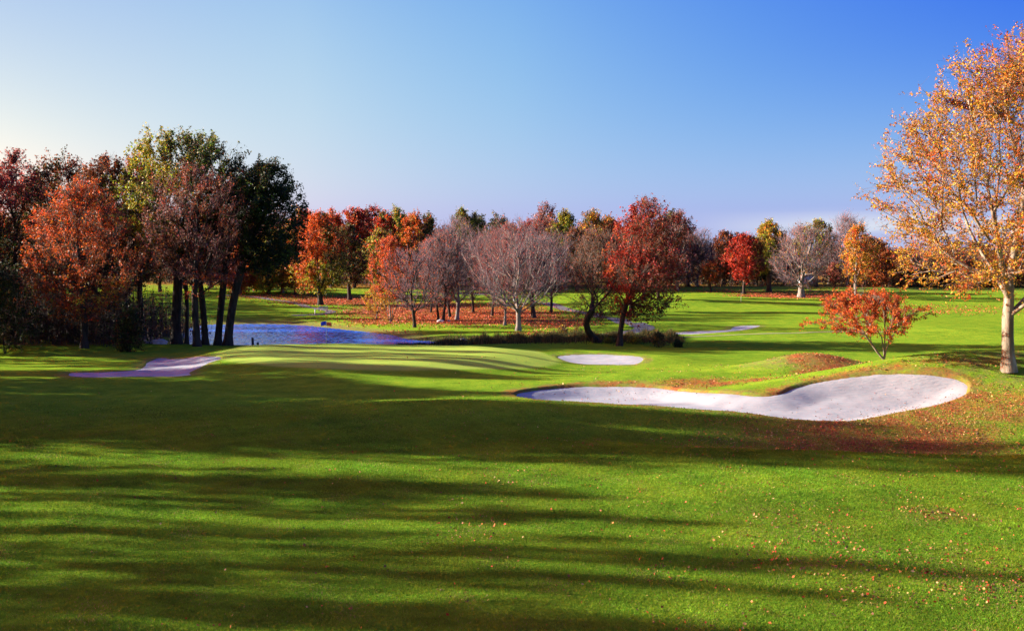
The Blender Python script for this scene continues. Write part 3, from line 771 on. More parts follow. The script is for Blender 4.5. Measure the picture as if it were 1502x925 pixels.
# middle distance ------------------------------------------------
T('oak_tree', 470, 447, 320, 44, 'large orange tree with olive lower crown left of the pond view', 51, bark=DK, N=420, twigs=4, sub=2, leaves=15000, ls=.36, hc=.20, r=.45, tl=1.3,
  pal=[('redorange', lambda p: sstep(.45,.75,p[:,2])*1.4+.05), ('orange', lit_side_(-.15,.12)), ('yellowgreen', low_(.3,.6)), ('olive', shade_side_(-.05,.25))], drop=1)
T('oak_tree', 513, 440, 333, 27, 'dark olive tree close behind the large orange tree', 52, bark=DK, N=280, twigs=4, sub=2, leaves=9500, ls=.36, hc=.22, r=.38,
  pal=[('olive', .8), ('darkgreen', .7), ('darkrust', .8), ('brown', .4)])
T('maple_tree', 573, 473, 352, 34, 'bright orange red tree with clustered pale stems beside the leaf carpet', 53, bark=GR, N=320, twigs=5, sub=3, leaves=9500, ls=.19, hc=.25, r=.13, tr=.013,
  stems=[(-1.0,0,3.2),(-.2,.3,3.8),(.6,-.1,3.4),(1.1,.2,3.0)], twigmat=M_TWIG_RED,
  pal=[('redorange', 1.3), ('orange', .6), ('gold', low_(.2,.4))], gap=-.6, up=.5, prof=(.5,.5))
T('maple_tree', 552, 468, 418, 24, 'low golden yellow tree left of the bright orange red tree', 54, bark=GR, N=140, twigs=4, sub=2, leaves=2300, ls=.2, hc=.2, r=.09,
  pal=[('gold', 1), ('golden_orange', .6)], gap=-.3)
T('cherry_tree', 608, 480, 366, 48, 'small bare mauve tree right of the bright orange red tree', 55, tl=.95, r=.21, **bare(bark=DK, leaves=900, pal=[('pink',1),('redorange',.7)]))
T('cherry_tree', 670, 469, 326, 56, 'tall bare mauve tree with upright limbs in the middle of the grove', 56, tl=1.3, r=.27, **bare(N=360, pal=[('mauve',1),('rust',.5)]))
T('cherry_tree', 650, 471, 345, 30, 'slim bare tree with a dark trunk left of the tall mauve tree', 57, tl=1.1, r=.22, **bare(bark=DK, N=300, leaves=1500, pal=[('redorange',1),('mauve',.8)]))
T('cherry_tree', 643, 470, 372, 26, 'bare tree with a thin dark trunk and a few orange leaves', 58, tl=1.0, r=.18, **bare(bark=DK, N=220, leaves=1300, pal=[('redorange',1),('orange',.8)]))
T('cherry_tree', 760, 485, 330, 78, 'broad bare mauve tree in front with low forking pale limbs', 59, tl=1.2, r=.32, **bare(N=520, twigs=4, leaves=1300, hc=.18, pal=[('pink',1),('rust',.6),('red',.3)], twigmat=M_TWIG_PURPLE))
T('cherry_tree', 740, 477, 352, 38, 'reddish bare tree just left of the broad bare tree', 60, tl=1.1, r=.18, **bare(N=360, leaves=1500, pal=[('pink',1),('mauve',1)], twigmat=M_TWIG_RED))
T('cherry_tree', 783, 466, 345, 42, 'bare tree with a thick dark trunk right behind the broad bare tree', 61, tl=1.2, r=.34, **bare(bark=DK, N=420, leaves=900, pal=[('mauve',1),('brown',.6)]))
T('cherry_tree', 722, 463, 342, 34, 'pinkish bare tree deep in the grove left of the broad bare tree', 62, tl=1.2, r=.2, **bare(bark=DK, N=340, leaves=1500, pal=[('pink',1)], twigmat=M_TWIG_RED))
T('cherry_tree', 694, 458, 352, 30, 'bare tree in the back of the grove right of the tall mauve tree', 63, tl=1.2, r=.2, **bare(bark=DK, N=300, leaves=700, pal=[('mauve',1)]))
T('maple_tree', 632, 458, 352, 22, 'thin tree with a red orange top at the back of the grove', 64, tl=1.0, r=.16, **bare(bark=DK, N=240, leaves=2300, ls=.22, pal=[('redorange',top_(.7,.85)),('mauve',.5)]))
T('cherry_tree', 660, 465, 352, 24, 'thin bare tree behind the tall mauve tree with twisted dark trunk', 65, tl=1.1, r=.2, **bare(bark=DK, N=260, leaves=700, pal=[('mauve',1)]))
T('cherry_tree', 808, 458, 348, 34, 'dusky bare tree at the right end of the grove', 66, tl=1.2, r=.22, **bare(bark=DK, N=340, leaves=700, pal=[('mauve',1),('brown',1)]))
T('locust_tree', 877, 505, 338, 48, 'half bare brown tree with a crooked dark trunk left of the big red tree', 67, Y=108, bark=DK, twigmat=M_TWIG_BROWN, N=420, twigs=5, sub=3, tr=.013, leaves=4200, ls=.19,
  hc=.33, r=.34, wig=1.5, leader=.3, alpha=.2, pal=[('rust', 1), ('brown', .8), ('mauve', .5), ('orange', .25)], gap=-.1, prof=(.45,.5), tl=1.0, drop=1.5)
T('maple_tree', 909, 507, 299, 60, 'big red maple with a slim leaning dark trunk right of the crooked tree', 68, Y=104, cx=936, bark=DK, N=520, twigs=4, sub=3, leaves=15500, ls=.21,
  hc=.34, r=.27, pal=[('red', lit_side_(-.05,.25)), ('crimson', .8), ('rust', .8), ('darkrust', low_(.3,.6)), ('redorange', lit_side_(-.2,.1))], lean=(.05,0), drop=2.6, gap=-.45, tl=1.0, lump=.25, prof=(.45,.5))

for i, (px, top, Y) in enumerate(((926, 356, 172), (944, 352, 190), (966, 350, 208))):  # unseen trees added so their shadows band the far fairway
    T('maple_tree', px, 0, top, 22, ['dusky tree hidden low behind the left part of the big red maple', 'dusky tree hidden behind the middle of the big red maple', 'dusky tree hidden behind the right part of the big red maple'][i], 90 + i, Y=Y,
      bark=DK, N=180, leaves=5000, ls=.36, hc=.25, r=.3, tl=1.3, pal=[('darkrust', 1), ('rust', .7), ('brown', .5)])
# far right park trees ------------------------------------------------
T('ash_tree', 1022, 419, 346, 26, 'grey bare tree at the left end of the far right row', 71, tl=2.0, r=.32, **bare(tr=.036, N=260, leaves=800, ls=.3, pal=[('rust',1),('mauve',1)]))
T('oak_tree', 1062, 417, 343, 27, 'dark red brown tree behind the small orange tree', 72, bark=DK, N=280, leaves=6500, ls=.42, hc=.2, r=.4, tl=1.4, pal=[('rust', 1), ('darkrust', 1), ('olive', low_(.3,.6))])
T('maple_tree', 1043, 428, 386, 17, 'small orange tree on the far lawn', 73, bark=DK, N=160, leaves=2600, ls=.33, hc=.3, r=.2, tl=.9, pal=[('orange', 1), ('brown', .6)], gap=-.3)
T('maple_tree', 1091, 431, 348, 30, 'round bright red tree on the far lawn', 74, bark=DK, N=300, leaves=8500, ls=.36, hc=.22, r=.3, tl=1.2, pal=[('red', lit_side_(-.1,.3)), ('redorange', .3), ('crimson', .5), ('darkrust', shade_side_(0,.3))])
T('oak_tree', 1128, 428, 329, 30, 'tall gold and olive tree right of the bright red tree', 75, bark=DK, N=340, leaves=7500, ls=.40, hc=.28, r=.5, tl=1.4, pal=[('golden_orange', top_(.6,.9)), ('yellowgreen', lit_side_(-.1,.2)), ('olive', .9), ('brown', .3)])
T('ash_tree', 1175, 436, 338, 43, 'wide bare grey brown tree with a thick short trunk on the far lawn', 76, tl=2.0, r=.62, **bare(tr=.034, N=420, leaves=500, ls=.3, hc=.15, pal=[('rust',1),('gold',.6)], tip=.04))
T('oak_tree', 1197, 421, 326, 30, 'olive topped tree behind the wide bare tree', 77, bark=DK, N=300, leaves=4500, ls=.42, hc=.4, r=.4, tl=1.5, pal=[('olive', 1), ('brown', .7), ('yellowgreen', lit_side_(-.1,.2))])
T('maple_tree', 1256, 441, 334, 24, 'slim golden orange tree with a straight trunk left of the small red tree', 78, bark=GR, N=300, leaves=5200, ls=.32, hc=.28, r=.32, tl=1.2, pal=[('golden_orange', 1), ('gold', .7), ('orange', .7)], gap=-.35, lump=.35)
T('ash_tree', 1243, 418, 322, 26, 'tall bare grey tree rising behind the slim golden tree', 79, tl=2.2, r=.34, **bare(tr=.036, N=260, leaves=200, ls=.3, pal=[('mauve',1)]))
T('maple_tree', 1224, 423, 388, 12, 'small rusty pink tree beside the slim golden tree', 80, bark=DK, N=120, leaves=1500, ls=.3, hc=.25, r=.16, tl=.9, pal=[('rust', 1), ('pink', .6)])

# back row of woods, west to east ------------------------------------------------
ROW = [  # px, top, hw, Y, palettes, description
 (352,372,22,215,[('orange',1),('rust',.6)], 'orange tree seen between the leaning trunks of the left group'),
 (374,356,22,222,[('gold',1),('yellowgreen',.6)], 'golden tree just right of the leaning trunks'),
 (394,348,24,216,[('yellowgreen',1),('gold',.7)], 'yellow green tree under the dark green crown'),
 (414,343,24,220,[('orange',1),('gold',.6)], 'orange tree with thin dark trunk left of the large orange tree'),
 (434,338,26,213,[('gold',1),('olive',.6),('orange',.5)], 'gold and olive tree touching the large orange tree'),
 (452,317,30,246,[('red',1),('redorange',.8)], 'red crown over the left shoulder of the large orange tree'),
 (486,316,30,250,[('redorange',1),('red',.6)], 'red orange crown behind the top of the large orange tree'),
 (520,311,28,248,[('red',1),('redorange',.5),('rust',.4)], 'scarlet crown in the back row above the dark olive tree'),
 (544,303,26,258,[('crimson',1),('darkrust',.8),('rust',.6)], 'highest dark crimson crown of the back row'),
 (566,318,20,240,[('red',.7),('redorange',.5),('olive',.5)], 'mixed red and olive crown above the bright orange red tree'),
 (584,314,22,255,[('green',.6),('yellowgreen',1)], 'green yellow crown left of the orange one in the back row'),
 (556,345,22,228,[('yellowgreen',1),('orange',.5),('olive',.7)], 'low olive gold tree left behind the bright orange red tree'),
 (606,318,22,238,[('orange',1),('golden_orange',.6)], 'orange crown in the middle of the back row'),
 (628,320,20,255,[('olive',1),('darkgreen',.5),('rust',.3)], 'olive crown right of the orange one in the back row'),
 (655,338,24,236,[('mauve',1),('rust',.5),('pink',.5)], 'mauve brown crown behind the left part of the grove'),
 (683,313,26,250,[('olive',1),('yellowgreen',.6),('green',.5)], 'olive green crown above the tall mauve tree'),
 (704,322,18,262,[('darkgreen',1.3)], 'dark green crown right of the olive green one'),
 (730,319,20,258,[('darkgreen',1),('olive',.6)], 'dark olive crown above the pinkish bare tree'),
 (748,332,24,240,[('pink',1),('rust',.6)], 'pink crown behind the broad bare tree'),
 (772,330,22,246,[('red',.8),('pink',.8)], 'pink red crown over the broad bare tree'),
 (798,303,26,254,[('pink',.9),('rust',1),('mauve',.6)], 'tall thin pink rust crown of the back row'),
 (828,313,20,250,[('yellowgreen',1),('olive',.8)], 'yellow green crown left of the crooked tree'),
 (868,316,24,246,[('olive',.8),('golden_orange',.9)], 'gold olive crown behind the crooked tree'),
 (846,338,22,234,[('brown',1),('rust',.8)], 'brown crown low behind the crooked tree'),
 (893,322,22,252,[('golden_orange',.7),('rust',.7),('brown',.6)], 'rusty gold crown left behind the big red maple'),
 (935,330,28,236,[('rust',1),('brown',.7)], 'rusty tree hidden behind the big red maple'),
 (968,326,24,245,[('darkrust',1),('mauve',.8)], 'dusky crown behind the right side of the big red maple'),
 (993,318,26,232,[('mauve',1),('darkrust',.8),('crimson',.4)], 'tall dusky purple tree right of the big red maple'),
 (1010,352,18,250,[('mauve',1),('brown',1)], 'small greyish crown right of the dusky purple tree'),
 (1030,366,18,262,[('brown',1),('rust',.6)], 'low brown crown behind the grey bare tree'),
 (1082,352,22,262,[('rust',1),('darkrust',.8)], 'rusty crown behind the bright red tree'),
 (1110,358,20,255,[('darkgreen',1),('olive',.8)], 'dark green crown between the red and the gold tree'),
 (1150,356,22,262,[('brown',1),('mauve',.8)], 'brown grey crown left behind the wide bare tree'),
 (1216,352,22,268,[('mauve',1),('brown',.8)], 'grey crown right behind the wide bare tree'),
 (1272,352,22,262,[('golden_orange',1),('rust',.8)], 'orange gold crown right behind the slim golden tree'),
 (1296,372,24,250,[('orange',1),('rust',.8)], 'orange rust crown at the left end of the low right hand woods'),
 (1322,378,24,256,[('rust',1),('brown',.7),('golden_orange',.5)], 'rust gold crown above the small red tree'),
 (1350,384,24,250,[('brown',1),('rust',1)], 'brown crown right above the small red tree'),
 (1378,374,26,258,[('golden_orange',1),('olive',.7)], 'gold olive crown seen under the low limb of the right edge tree'),
 (1406,380,26,250,[('rust',1),('brown',.8)], 'rusty crown in the middle of the low right hand woods'),
 (1436,376,26,256,[('brown',1),('olive',.8)], 'olive brown crown just left of the pale trunk'),
 (1466,380,26,250,[('orange',.8),('rust',1)], 'orange rust crown right behind the pale trunk'),
 (1496,372,28,256,[('olive',1),('brown',.8)], 'olive crown cut by the right edge of the picture'),
]
for i, (px, top, hw, Y, pal, lab) in enumerate(ROW):
    barish = pal[0][0] in ('mauve', 'pink', 'brown')
    T('woodland_tree', px, 0, top, hw * (1.3 if px > 1000 else 1.12), lab[:120], 200 + i, Y=Y, bark=DK if i % 3 else GR, N=230, twigs=4 if barish else 3, sub=3 if barish else 1, twigmat=M_TWIG_PURPLE if barish else M_TWIG_BROWN,
      tr=.03, leaves=3600 if barish else 6500, ls=.40 if barish else .46, hc=.2, r=.33, tl=1.7, pal=pal, lump=.3, gap=-.3 if barish else -.7, drop=1, tip=.03)

# deeper rows: copies of four prototypes
protos = []
rs = random.Random(5)
far_defs = [([('rust',1),('brown',.8)],301), ([('olive',1),('darkgreen',.8)],302), ([('mauve',1),('brown',1)],303), ([('golden_orange',.8),('rust',.8)],304)]
k = 0
for row, (Y, n, h0) in enumerate(((285, 34, 15), (310, 34, 15.5), (340, 36, 17))):
    for i in range(n):
        x = (-1.0 + 2.05 * (i + rs.uniform(.2, .8)) / n) * Y * .72
        y = Y + rs.uniform(-8, 8); z = tz(x, y) - .1
        px = 751 + x / y * F
        if 1168 < px < 1212 and row < 2: continue
        h = h0 * rs.uniform(.8, 1.1) * (1.15 if px < 1000 else .68)
        j = rs.randrange(4)
        lab = 'indistinct tree in the woods behind the back row'
        if len(protos) < 4 and k < 4:
            j = k; p_, sd = far_defs[j]
            o = make_tree('woodland_tree', (x, y, z), dict(H=14., rx=4.6, N=200, twigs=3, sub=2, tr=.04, leaves=5000, ls=.6, hc=.12, r=.3, tl=1.9, pal=p_, lump=.35, tip=.03, bark=DK, drop=1), sd, lab, group='woods behind the back row')
            o.scale = (1.2, 1.2, h/14); protos.append(o)
        else:
            copy_tree(protos[j], (x, y, z), rs.uniform(0, 6.28), (rs.uniform(1.1, 1.5), h/14), lab, 'woods behind the back row')
        k += 1

# trees outside the left edge whose shadows stripe the fairway
shp = make_tree('oak_tree', (-62, 70, tz(-62, 70)), dict(H=20., rx=6., N=380, twigs=4, sub=2, tr=.02, leaves=13000, ls=.30, hc=.2, r=.45, tl=1.3, pal=[('rust',1),('olive',.8),('orange',.5)], lump=.3), 401,
    'tall autumn tree outside the left edge throwing a long shadow on the fairway', group='trees outside the left edge')
shb = make_tree('ash_tree', (-58, 44, tz(-58, 44)), dict(H=20., rx=3.6, N=260, twigs=4, sub=2, tr=.02, leaves=6500, ls=.28, hc=.3, r=.35, tl=1.1, pal=[('rust',1),('orange',.8)], lump=.35, gap=-.25), 402,
    'thin autumn tree outside the left edge throwing a broken shadow on the fairway', group='trees outside the left edge')
OFF = [  # x, y, dense?, height
 (-50,58,0,24),(-58,62,2,28),(-66,57.5,0,30),(-76,60.5,1,35),(-64,55.5,1,35),(-72,58.5,2,37),(-80,58,2,38),(-70,66,2,30),(-88,63.5,0,35),(-60,54.5,2,26),(-84,56,2,32),(-92,68,2,35),(-54,55,2,23),(-52,62,2,22),(-64,61,2,29),(-78,67,2,33),
 (-52,67,1,16),(-60,71,2,23),(-66,75,1,19),(-56,77.5,2,20),(-68,81,2,25),(-62,79,2,22),(-60,94,2,17),
 (-56,99,1,11),(-60,103.5,1,12.5),(-60,93.5,1,12),
 (-50,39.5,2,19),(-60,37,2,25),(-54,33.5,2,21),(-50,30,2,19),(-62,31,2,26),(-60,44,2,21),(-45,26.5,2,14),(-54,25.5,2,17),
 (-51,91.5,2,19),(-50,87,2,17),(-56,83,2,21),(-64,87,2,24),
]
for (x, y, dn, h) in OFF:
    src = shp if dn else shb
    w = rs.uniform(.85, 1.15) if dn != 2 else rs.uniform(.42, .6)
    c = copy_tree(src if dn != 2 else shb, (x, y, tz(x, y)), rs.uniform(0, 6.28), (w, h / 20.), src['label'], src['group'])

#MARK2
# ------------------------------------------------------------------ undergrowth, shrubs, reeds
def quads(c, s, rng, up=.5, asp=.36, cols=None):
    m = len(c); s = np.asarray(s)[:, None]
    nn = nrm(rng.normal(size=(m, 3)) + np.array([0, 0, up])); u = nrm(np.cross(nn, rng.normal(size=(m, 3)))); v = np.cross(nn, u)
    Q = np.stack([c - u*s*.62, c + v*s*asp + nn*s*.1, c + u*s*.62 + nn*s*.05, c - v*s*asp + nn*s*.1], 1).reshape(-1, 3)
    return Q, np.arange(m*4).reshape(-1, 4)

def pick(rng, pals, m):
    P = np.array([c for p in pals for c in PAL[p]])
    return np.clip(P[rng.integers(0, len(P), m)] * np.exp(rng.normal(size=(m, 1)) * .3), 0, .9)

def undergrowth(name, n, samp, hfun, size, pals, label, seed, cat='undergrowth'):
    rng = np.random.default_rng(seed)
    xy = samp(rng, n); h = hfun(xy, rng)
    z = terrain_z(xy[:, 0], xy[:, 1]); c = np.column_stack([xy, z + h * rng.uniform(0, 1, len(xy))**.8])
    Q, Fq = quads(c, size * rng.uniform(.5, 1.3, len(c)), rng)
    # thin stems
    k = len(xy) // 8; i = rng.integers(0, len(xy), k); p0 = np.column_stack([xy[i], z[i] - .1]); p1 = p0 + np.column_stack([rng.normal(size=(k, 2))*.35, h[i]*rng.uniform(.7, 1.15, k) + .1])
    d = nrm(p1 - p0); SV, SF = tubes(p0, p1, np.full(k, .03), np.full(k, .012), d, d, 3)
    C = np.vstack([np.repeat(pick(rng, pals, len(c)), 4, 0), np.tile([.09, .06, .05], (len(SV), 1))])
    o = mesh_np(name, np.vstack([Q, SV]), np.vstack([Fq, SF + len(Q)]), mats=[M_LEAF], colors=C)
    return tag(o, label, cat, kind='stuff')

n_ug = Noise(77, 2, 16); n_ug2 = Noise(78, 2, 5)
def far_samp(rng, n):
    X = rng.uniform(-210, 230, n); Y = rng.uniform(246, 285, n) + 5 * n_ug(np.column_stack([X*.4, X*0]))
    k = (np.abs(751 + X / Y * F - 1189) > 17)
    return np.column_stack([X, Y])[k]
undergrowth('undergrowth', 42000, far_samp, lambda p, r: np.clip(2.4 + 1.5*n_ug2(p) + 1.4*n_ug(p), .4, 6) * np.where(p[:, 0] > 75, 1.25, 1.0), .42,
    ['brown', 'darkrust', 'olive', 'rust', 'darkgreen'], 'brown and olive brush filling the foot of the far woods', 81)
def left_samp(rng, n):
    X = rng.uniform(-105, -38, n); Y = 100.5 + 32*rng.uniform(0, 1, n)**1.4
    k = (Y > 101.5 + 1.2*n_ug2(np.column_stack([X, X*0]))) & (X < -41 + 2.5*n_ug2(np.column_stack([Y*0, Y])) )
    return np.column_stack([X, Y])[k]
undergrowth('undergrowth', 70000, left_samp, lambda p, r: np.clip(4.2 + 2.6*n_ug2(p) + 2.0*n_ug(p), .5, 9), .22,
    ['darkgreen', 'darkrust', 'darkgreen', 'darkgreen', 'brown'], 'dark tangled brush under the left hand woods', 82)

def shrub(px, py, top, hw, lab, seed, pal, Y=None, group=None, n=1600, ls=.13):
    loc, H, rx = place(px, py, top, hw, Y)
    return make_tree('shrub', loc, dict(H=H, rx=rx, N=90, twigs=4, sub=2, tr=.008, leaves=n, ls=ls, hc=.04, r=.05, tip=.006, leader=.5, tl=.22*H,
        pal=pal, twr=.2, prof=(.3, .5), lump=.3), seed, lab, 'shrub', group)
for i, (px, py, top, hw, lab, pal) in enumerate([
    (966, 509, 489, 13, 'round dark spiky bush in the shade right of the big red maple', [('darkgreen', 1), ('olive', .8)]),
    (995, 509, 500, 6, 'small round dark bush right of the spiky bush', [('darkgreen', 1)]),
    (845, 494, 480, 9, 'pale yellowish bush left of the crooked dark trunk', [('yellowgreen', 1), ('brown', .7)]),
    (826, 492, 479, 8, 'small tan bush at the end of the grove', [('brown', 1), ('gold', .4)]),
    (930, 504, 493, 12, 'low yellowish bush between the big red maple and the spiky bush', [('yellowgreen', 1), ('olive', .8)]),
    (893, 503, 492, 8, 'low tan bush between the crooked trunk and the leaning trunk', [('olive', 1), ('yellowgreen', .6)]),
    (188, 516, 452, 16, 'dark olive bush at the right end of the left woods', [('darkgreen', 1), ('olive', .6), ('darkrust', .5)]),
    (8, 518, 405, 34, 'large dark bush at the left edge', [('darkgreen', 1.2), ('olive', .3)]),
    ]):
    shrub(px, py, top, hw, lab, 500 + i, pal, n=1500 if i < 6 else 5000, ls=.12 if i < 6 else .2)

# reeds along the ditch, blades coloured dark for the shade lying there
def reeds():
    rng = np.random.default_rng(90); n = 40000
    X = rng.uniform(-13, 19, n); Y = 113.0 + rng.normal(size=n) * 2.0 + 1.0*n_ug2(np.column_stack([X, X*0])) - .03 * X
    z = terrain_z(X, Y); h = rng.uniform(.2, 1.0, n) * np.clip(.75 + .6*n_ug2(np.column_stack([X*2.2, Y])) + .35*n_ug(np.column_stack([X*3, Y])), .15, 1.7) * np.clip((X + 15) / 8, .25, 1)
    b = np.column_stack([X, Y, z - .03]); t = b + np.column_stack([rng.normal(size=(n, 2))*.14, h])
    s = np.column_stack([rng.normal(size=(n, 2)), np.zeros(n)]); s = nrm(s) * .035
    V = np.stack([b - s, b + s, t], 1).reshape(-1, 3)
    P = np.array([(.03, .045, .012), (.07, .055, .022), (.12, .09, .035), (.045, .035, .015)])
    C = np.repeat(P[rng.integers(0, 4, n)] * np.exp(rng.normal(size=(n, 1))*.3), 3, 0)
    tag(mesh_np('reeds', V, Ft=np.arange(n*3).reshape(-1, 3), mats=[M_GRASS], colors=C), 'dark reeds along the ditch behind the green', 'reeds', kind='stuff')
reeds()

# ------------------------------------------------------------------ turf blades and fallen leaves
n_g1, n_g2, n_g3 = Noise(91, 2, .45), Noise(92, 2, 2.6), Noise(93, 2, .16)
def grass():
    rng = np.random.default_rng(94); n = 1700000
    u = rng.uniform(0, 1, n); Y = 17.5 + (62 - 17.5) * u**1.35
    X = rng.uniform(-1, 1, n) * (Y * .545 + 1)
    keep = rng.uniform(size=n) < sstep(62, 44, Y)
    for k in ('main',):
        poly = BPOLY[k][0]; m = (Y > 44) & keep; s = sdf(poly, X[m], Y[m]); kk = keep[m]; kk &= s < -.02; keep[m] = kk
    X, Y = X[keep], Y[keep]; n = len(X); P2 = np.column_stack([X, Y])
    g = n_g1(P2)*.5 + n_g3(P2)*.6 + .4*n_g2(P2)
    z = terrain_z(X, Y)
    h = (.034 + .016*np.clip(g, -1, 1.6)) * rng.uniform(.6, 1.4, n) * (1 + .008*Y)
    w = .0052 * (1 + Y / 28) * rng.uniform(.7, 1.3, n)
    b = np.column_stack([X, Y, z - .005]); ln = np.column_stack([rng.normal(size=(n, 2)), np.zeros(n)])
    t = b + ln * (h * .5)[:, None]; t[:, 2] = b[:, 2] + h
    s = np.column_stack([rng.normal(size=(n, 2)), np.zeros(n)]); s = nrm(s) * w[:, None]
    V = np.stack([b - s, b + s, t], 1).reshape(-1, 3)
    c = (np.array([.070, .165, .009]) * (1 + .30*np.clip(n_g2(P2*2.2), -1, 1) + .28*np.clip(n_g1(P2), -1, 1))[:, None]) * np.exp(rng.normal(size=(n, 1)) * .28)
    yel = np.clip(.5 + .5*n_g2(P2*.5) + rng.normal(size=n)*.25, 0, 1)[:, None]
    c = c * (1 - .55*yel) + np.array([.20, .25, .014]) * .55*yel
    dead = rng.uniform(size=n) < .04 + .22*np.clip(n_g2(P2*.9 + 7) - .25, 0, 1) + .5*litter_at(X, Y); c[dead] = np.array([.20, .15, .055]) * np.exp(rng.normal(size=(dead.sum(), 1))*.25)
    c *= (1 + .30*np.clip(n_mid(P2*1.6), -1, 1) + .18*np.clip(n_sm(P2*1.5), -1, 1))[:, None]
    tag(mesh_np('grass', V, Ft=np.arange(n*3).reshape(-1, 3), mats=[M_GRASS], colors=np.repeat(c, 3, 0)), 'short green turf blades on the near fairway', 'grass', kind='stuff')
grass()

def fallen():
    rng = np.random.default_rng(95)
    # near fairway: thin scatter, thicker patches to the right and round the large bunker
    n = 300000; Y = rng.uniform(17.5, 82, n); X = rng.uniform(-1, 1, n) * (Y * .56 + 1)
    lm = litter_at(X, Y); cl = n_g2(np.column_stack([X, Y])*.8) * .5 + .5; cl = np.clip(cl, .02, 1.2)
    right = sstep(-14, 22, X)
    pr = (.012 + .15*right) * cl**2.5 + lm * .85 * (.25 + cl)
    keep = rng.uniform(size=n) < pr
    X, Y = X[keep], Y[keep]; z = terrain_z(X, Y) + .045
    m = np.zeros(len(X), bool)
    for k in ('main', 'mid', 'left'):
        poly = BPOLY[k][0]; s = sdf(poly, X, Y); ins = s > -.05
        sub = ins & (rng.uniform(size=len(X)) > .22); m |= sub
        z[ins] = bunker_floor(k, X[ins], Y[ins], np.maximum(s[ins], 0)) + .02
    X, Y, z = X[~m], Y[~m], z[~m]
    Q, Fq = quads(np.column_stack([X, Y, z]), (.028 + .07*rng.beta(1.3, 3.2, len(X))) * (1 + .004*Y), rng, up=1.1, asp=.5)
    P = np.array([(.27,.075,.02), (.32,.14,.04), (.22,.035,.015), (.17,.075,.03), (.34,.22,.09), (.30,.035,.015), (.10,.045,.025)])
    C = np.repeat(P[rng.integers(0, len(P), len(X))] * np.exp(rng.normal(size=(len(X), 1))*.25), 4, 0)
    tag(mesh_np('fallen_leaves', Q, Fq, mats=[M_FALLEN], colors=np.clip(C, 0, .9)), 'scattered fallen autumn leaves on the near turf and bunker banks', 'fallen leaves', kind='stuff')
    # far carpets
    n = 170000; X = rng.uniform(-70, 110, n); Y = rng.uniform(108, 250, n); lm = litter_at(X, Y)
    keep = rng.uniform(size=n) < lm * .9; X, Y = X[keep], Y[keep]; k = sdf(POND, X, Y) < -1; X, Y = X[k], Y[k]
    Q, Fq = quads(np.column_stack([X, Y, terrain_z(X, Y) + .05]), rng.uniform(.14, .26, len(X)), rng, up=1.2, asp=.5)
    P = np.array([(.32,.055,.025), (.38,.085,.025), (.22,.035,.02), (.25,.09,.04)])
    C = np.repeat(P[rng.integers(0, len(P), len(X))] * np.exp(rng.normal(size=(len(X), 1))*.25), 4, 0)
    tag(mesh_np('leaf_carpet', Q, Fq, mats=[M_FALLEN], colors=np.clip(C, 0, .9)), 'red orange carpet of fallen leaves under the far trees', 'fallen leaves', kind='stuff')
fallen()

# ------------------------------------------------------------------ course furniture
import bmesh
def bm_obj(name, build, mat, parent=None, smooth=True):
    bm = bmesh.new(); build(bm); me = bpy.data.meshes.new(name); bm.to_mesh(me); bm.free()
    for p in me.polygons: p.use_smooth = smooth
    me.materials.append(mat); o = bpy.data.objects.new(name, me); COL.objects.link(o)
    if parent: o.parent = parent
    return o
def cone(bm, x, y, z0, z1, r0, r1, seg=10):
    from mathutils import Matrix
    bmesh.ops.create_cone(bm, cap_ends=True, segments=seg, radius1=r0, radius2=r1, depth=z1 - z0, matrix=Matrix.Translation((x, y, (z0+z1)/2)))
def box(bm, x0, x1, y0, y1, z0, z1):
    from mathutils import Matrix
    bmesh.ops.create_cube(bm, size=1, matrix=Matrix.Translation(((x0+x1)/2, (y0+y1)/2, (z0+z1)/2)) @ Matrix.Diagonal((x1-x0, y1-y0, z1-z0, 1)))

M_WHITE = simple_mat('white_paint', (.78, .78, .76), .4, var=.03)
M_BLUE = simple_mat('blue_cloth', (.012, .035, .50), .7, var=.1)
M_ORANGE = simple_mat('orange_cloth', (.60, .10, .03), .7, var=.1)
M_BENCH = simple_mat('weathered_paint', (.34, .33, .32), .7)
M_POST = simple_mat('dark_post_wood', (.03, .024, .02), .9)
M_ROCK = simple_mat('pale_rock', (.42, .38, .36), .9, var=.3, scale=2)
M_ROOF = simple_mat('grey_shingles', (.16, .14, .14), .9, var=.2, scale=3)
M_WALLW = simple_mat('white_siding', (.74, .72, .72), .7, var=.05)
M_GLASS = simple_mat('dark_window', (.03, .035, .04), .2)
M_CUP = simple_mat('cup_dark', (.02, .02, .02), .9)
M_REDW = simple_mat('red_timber', (.42, .09, .06), .8)

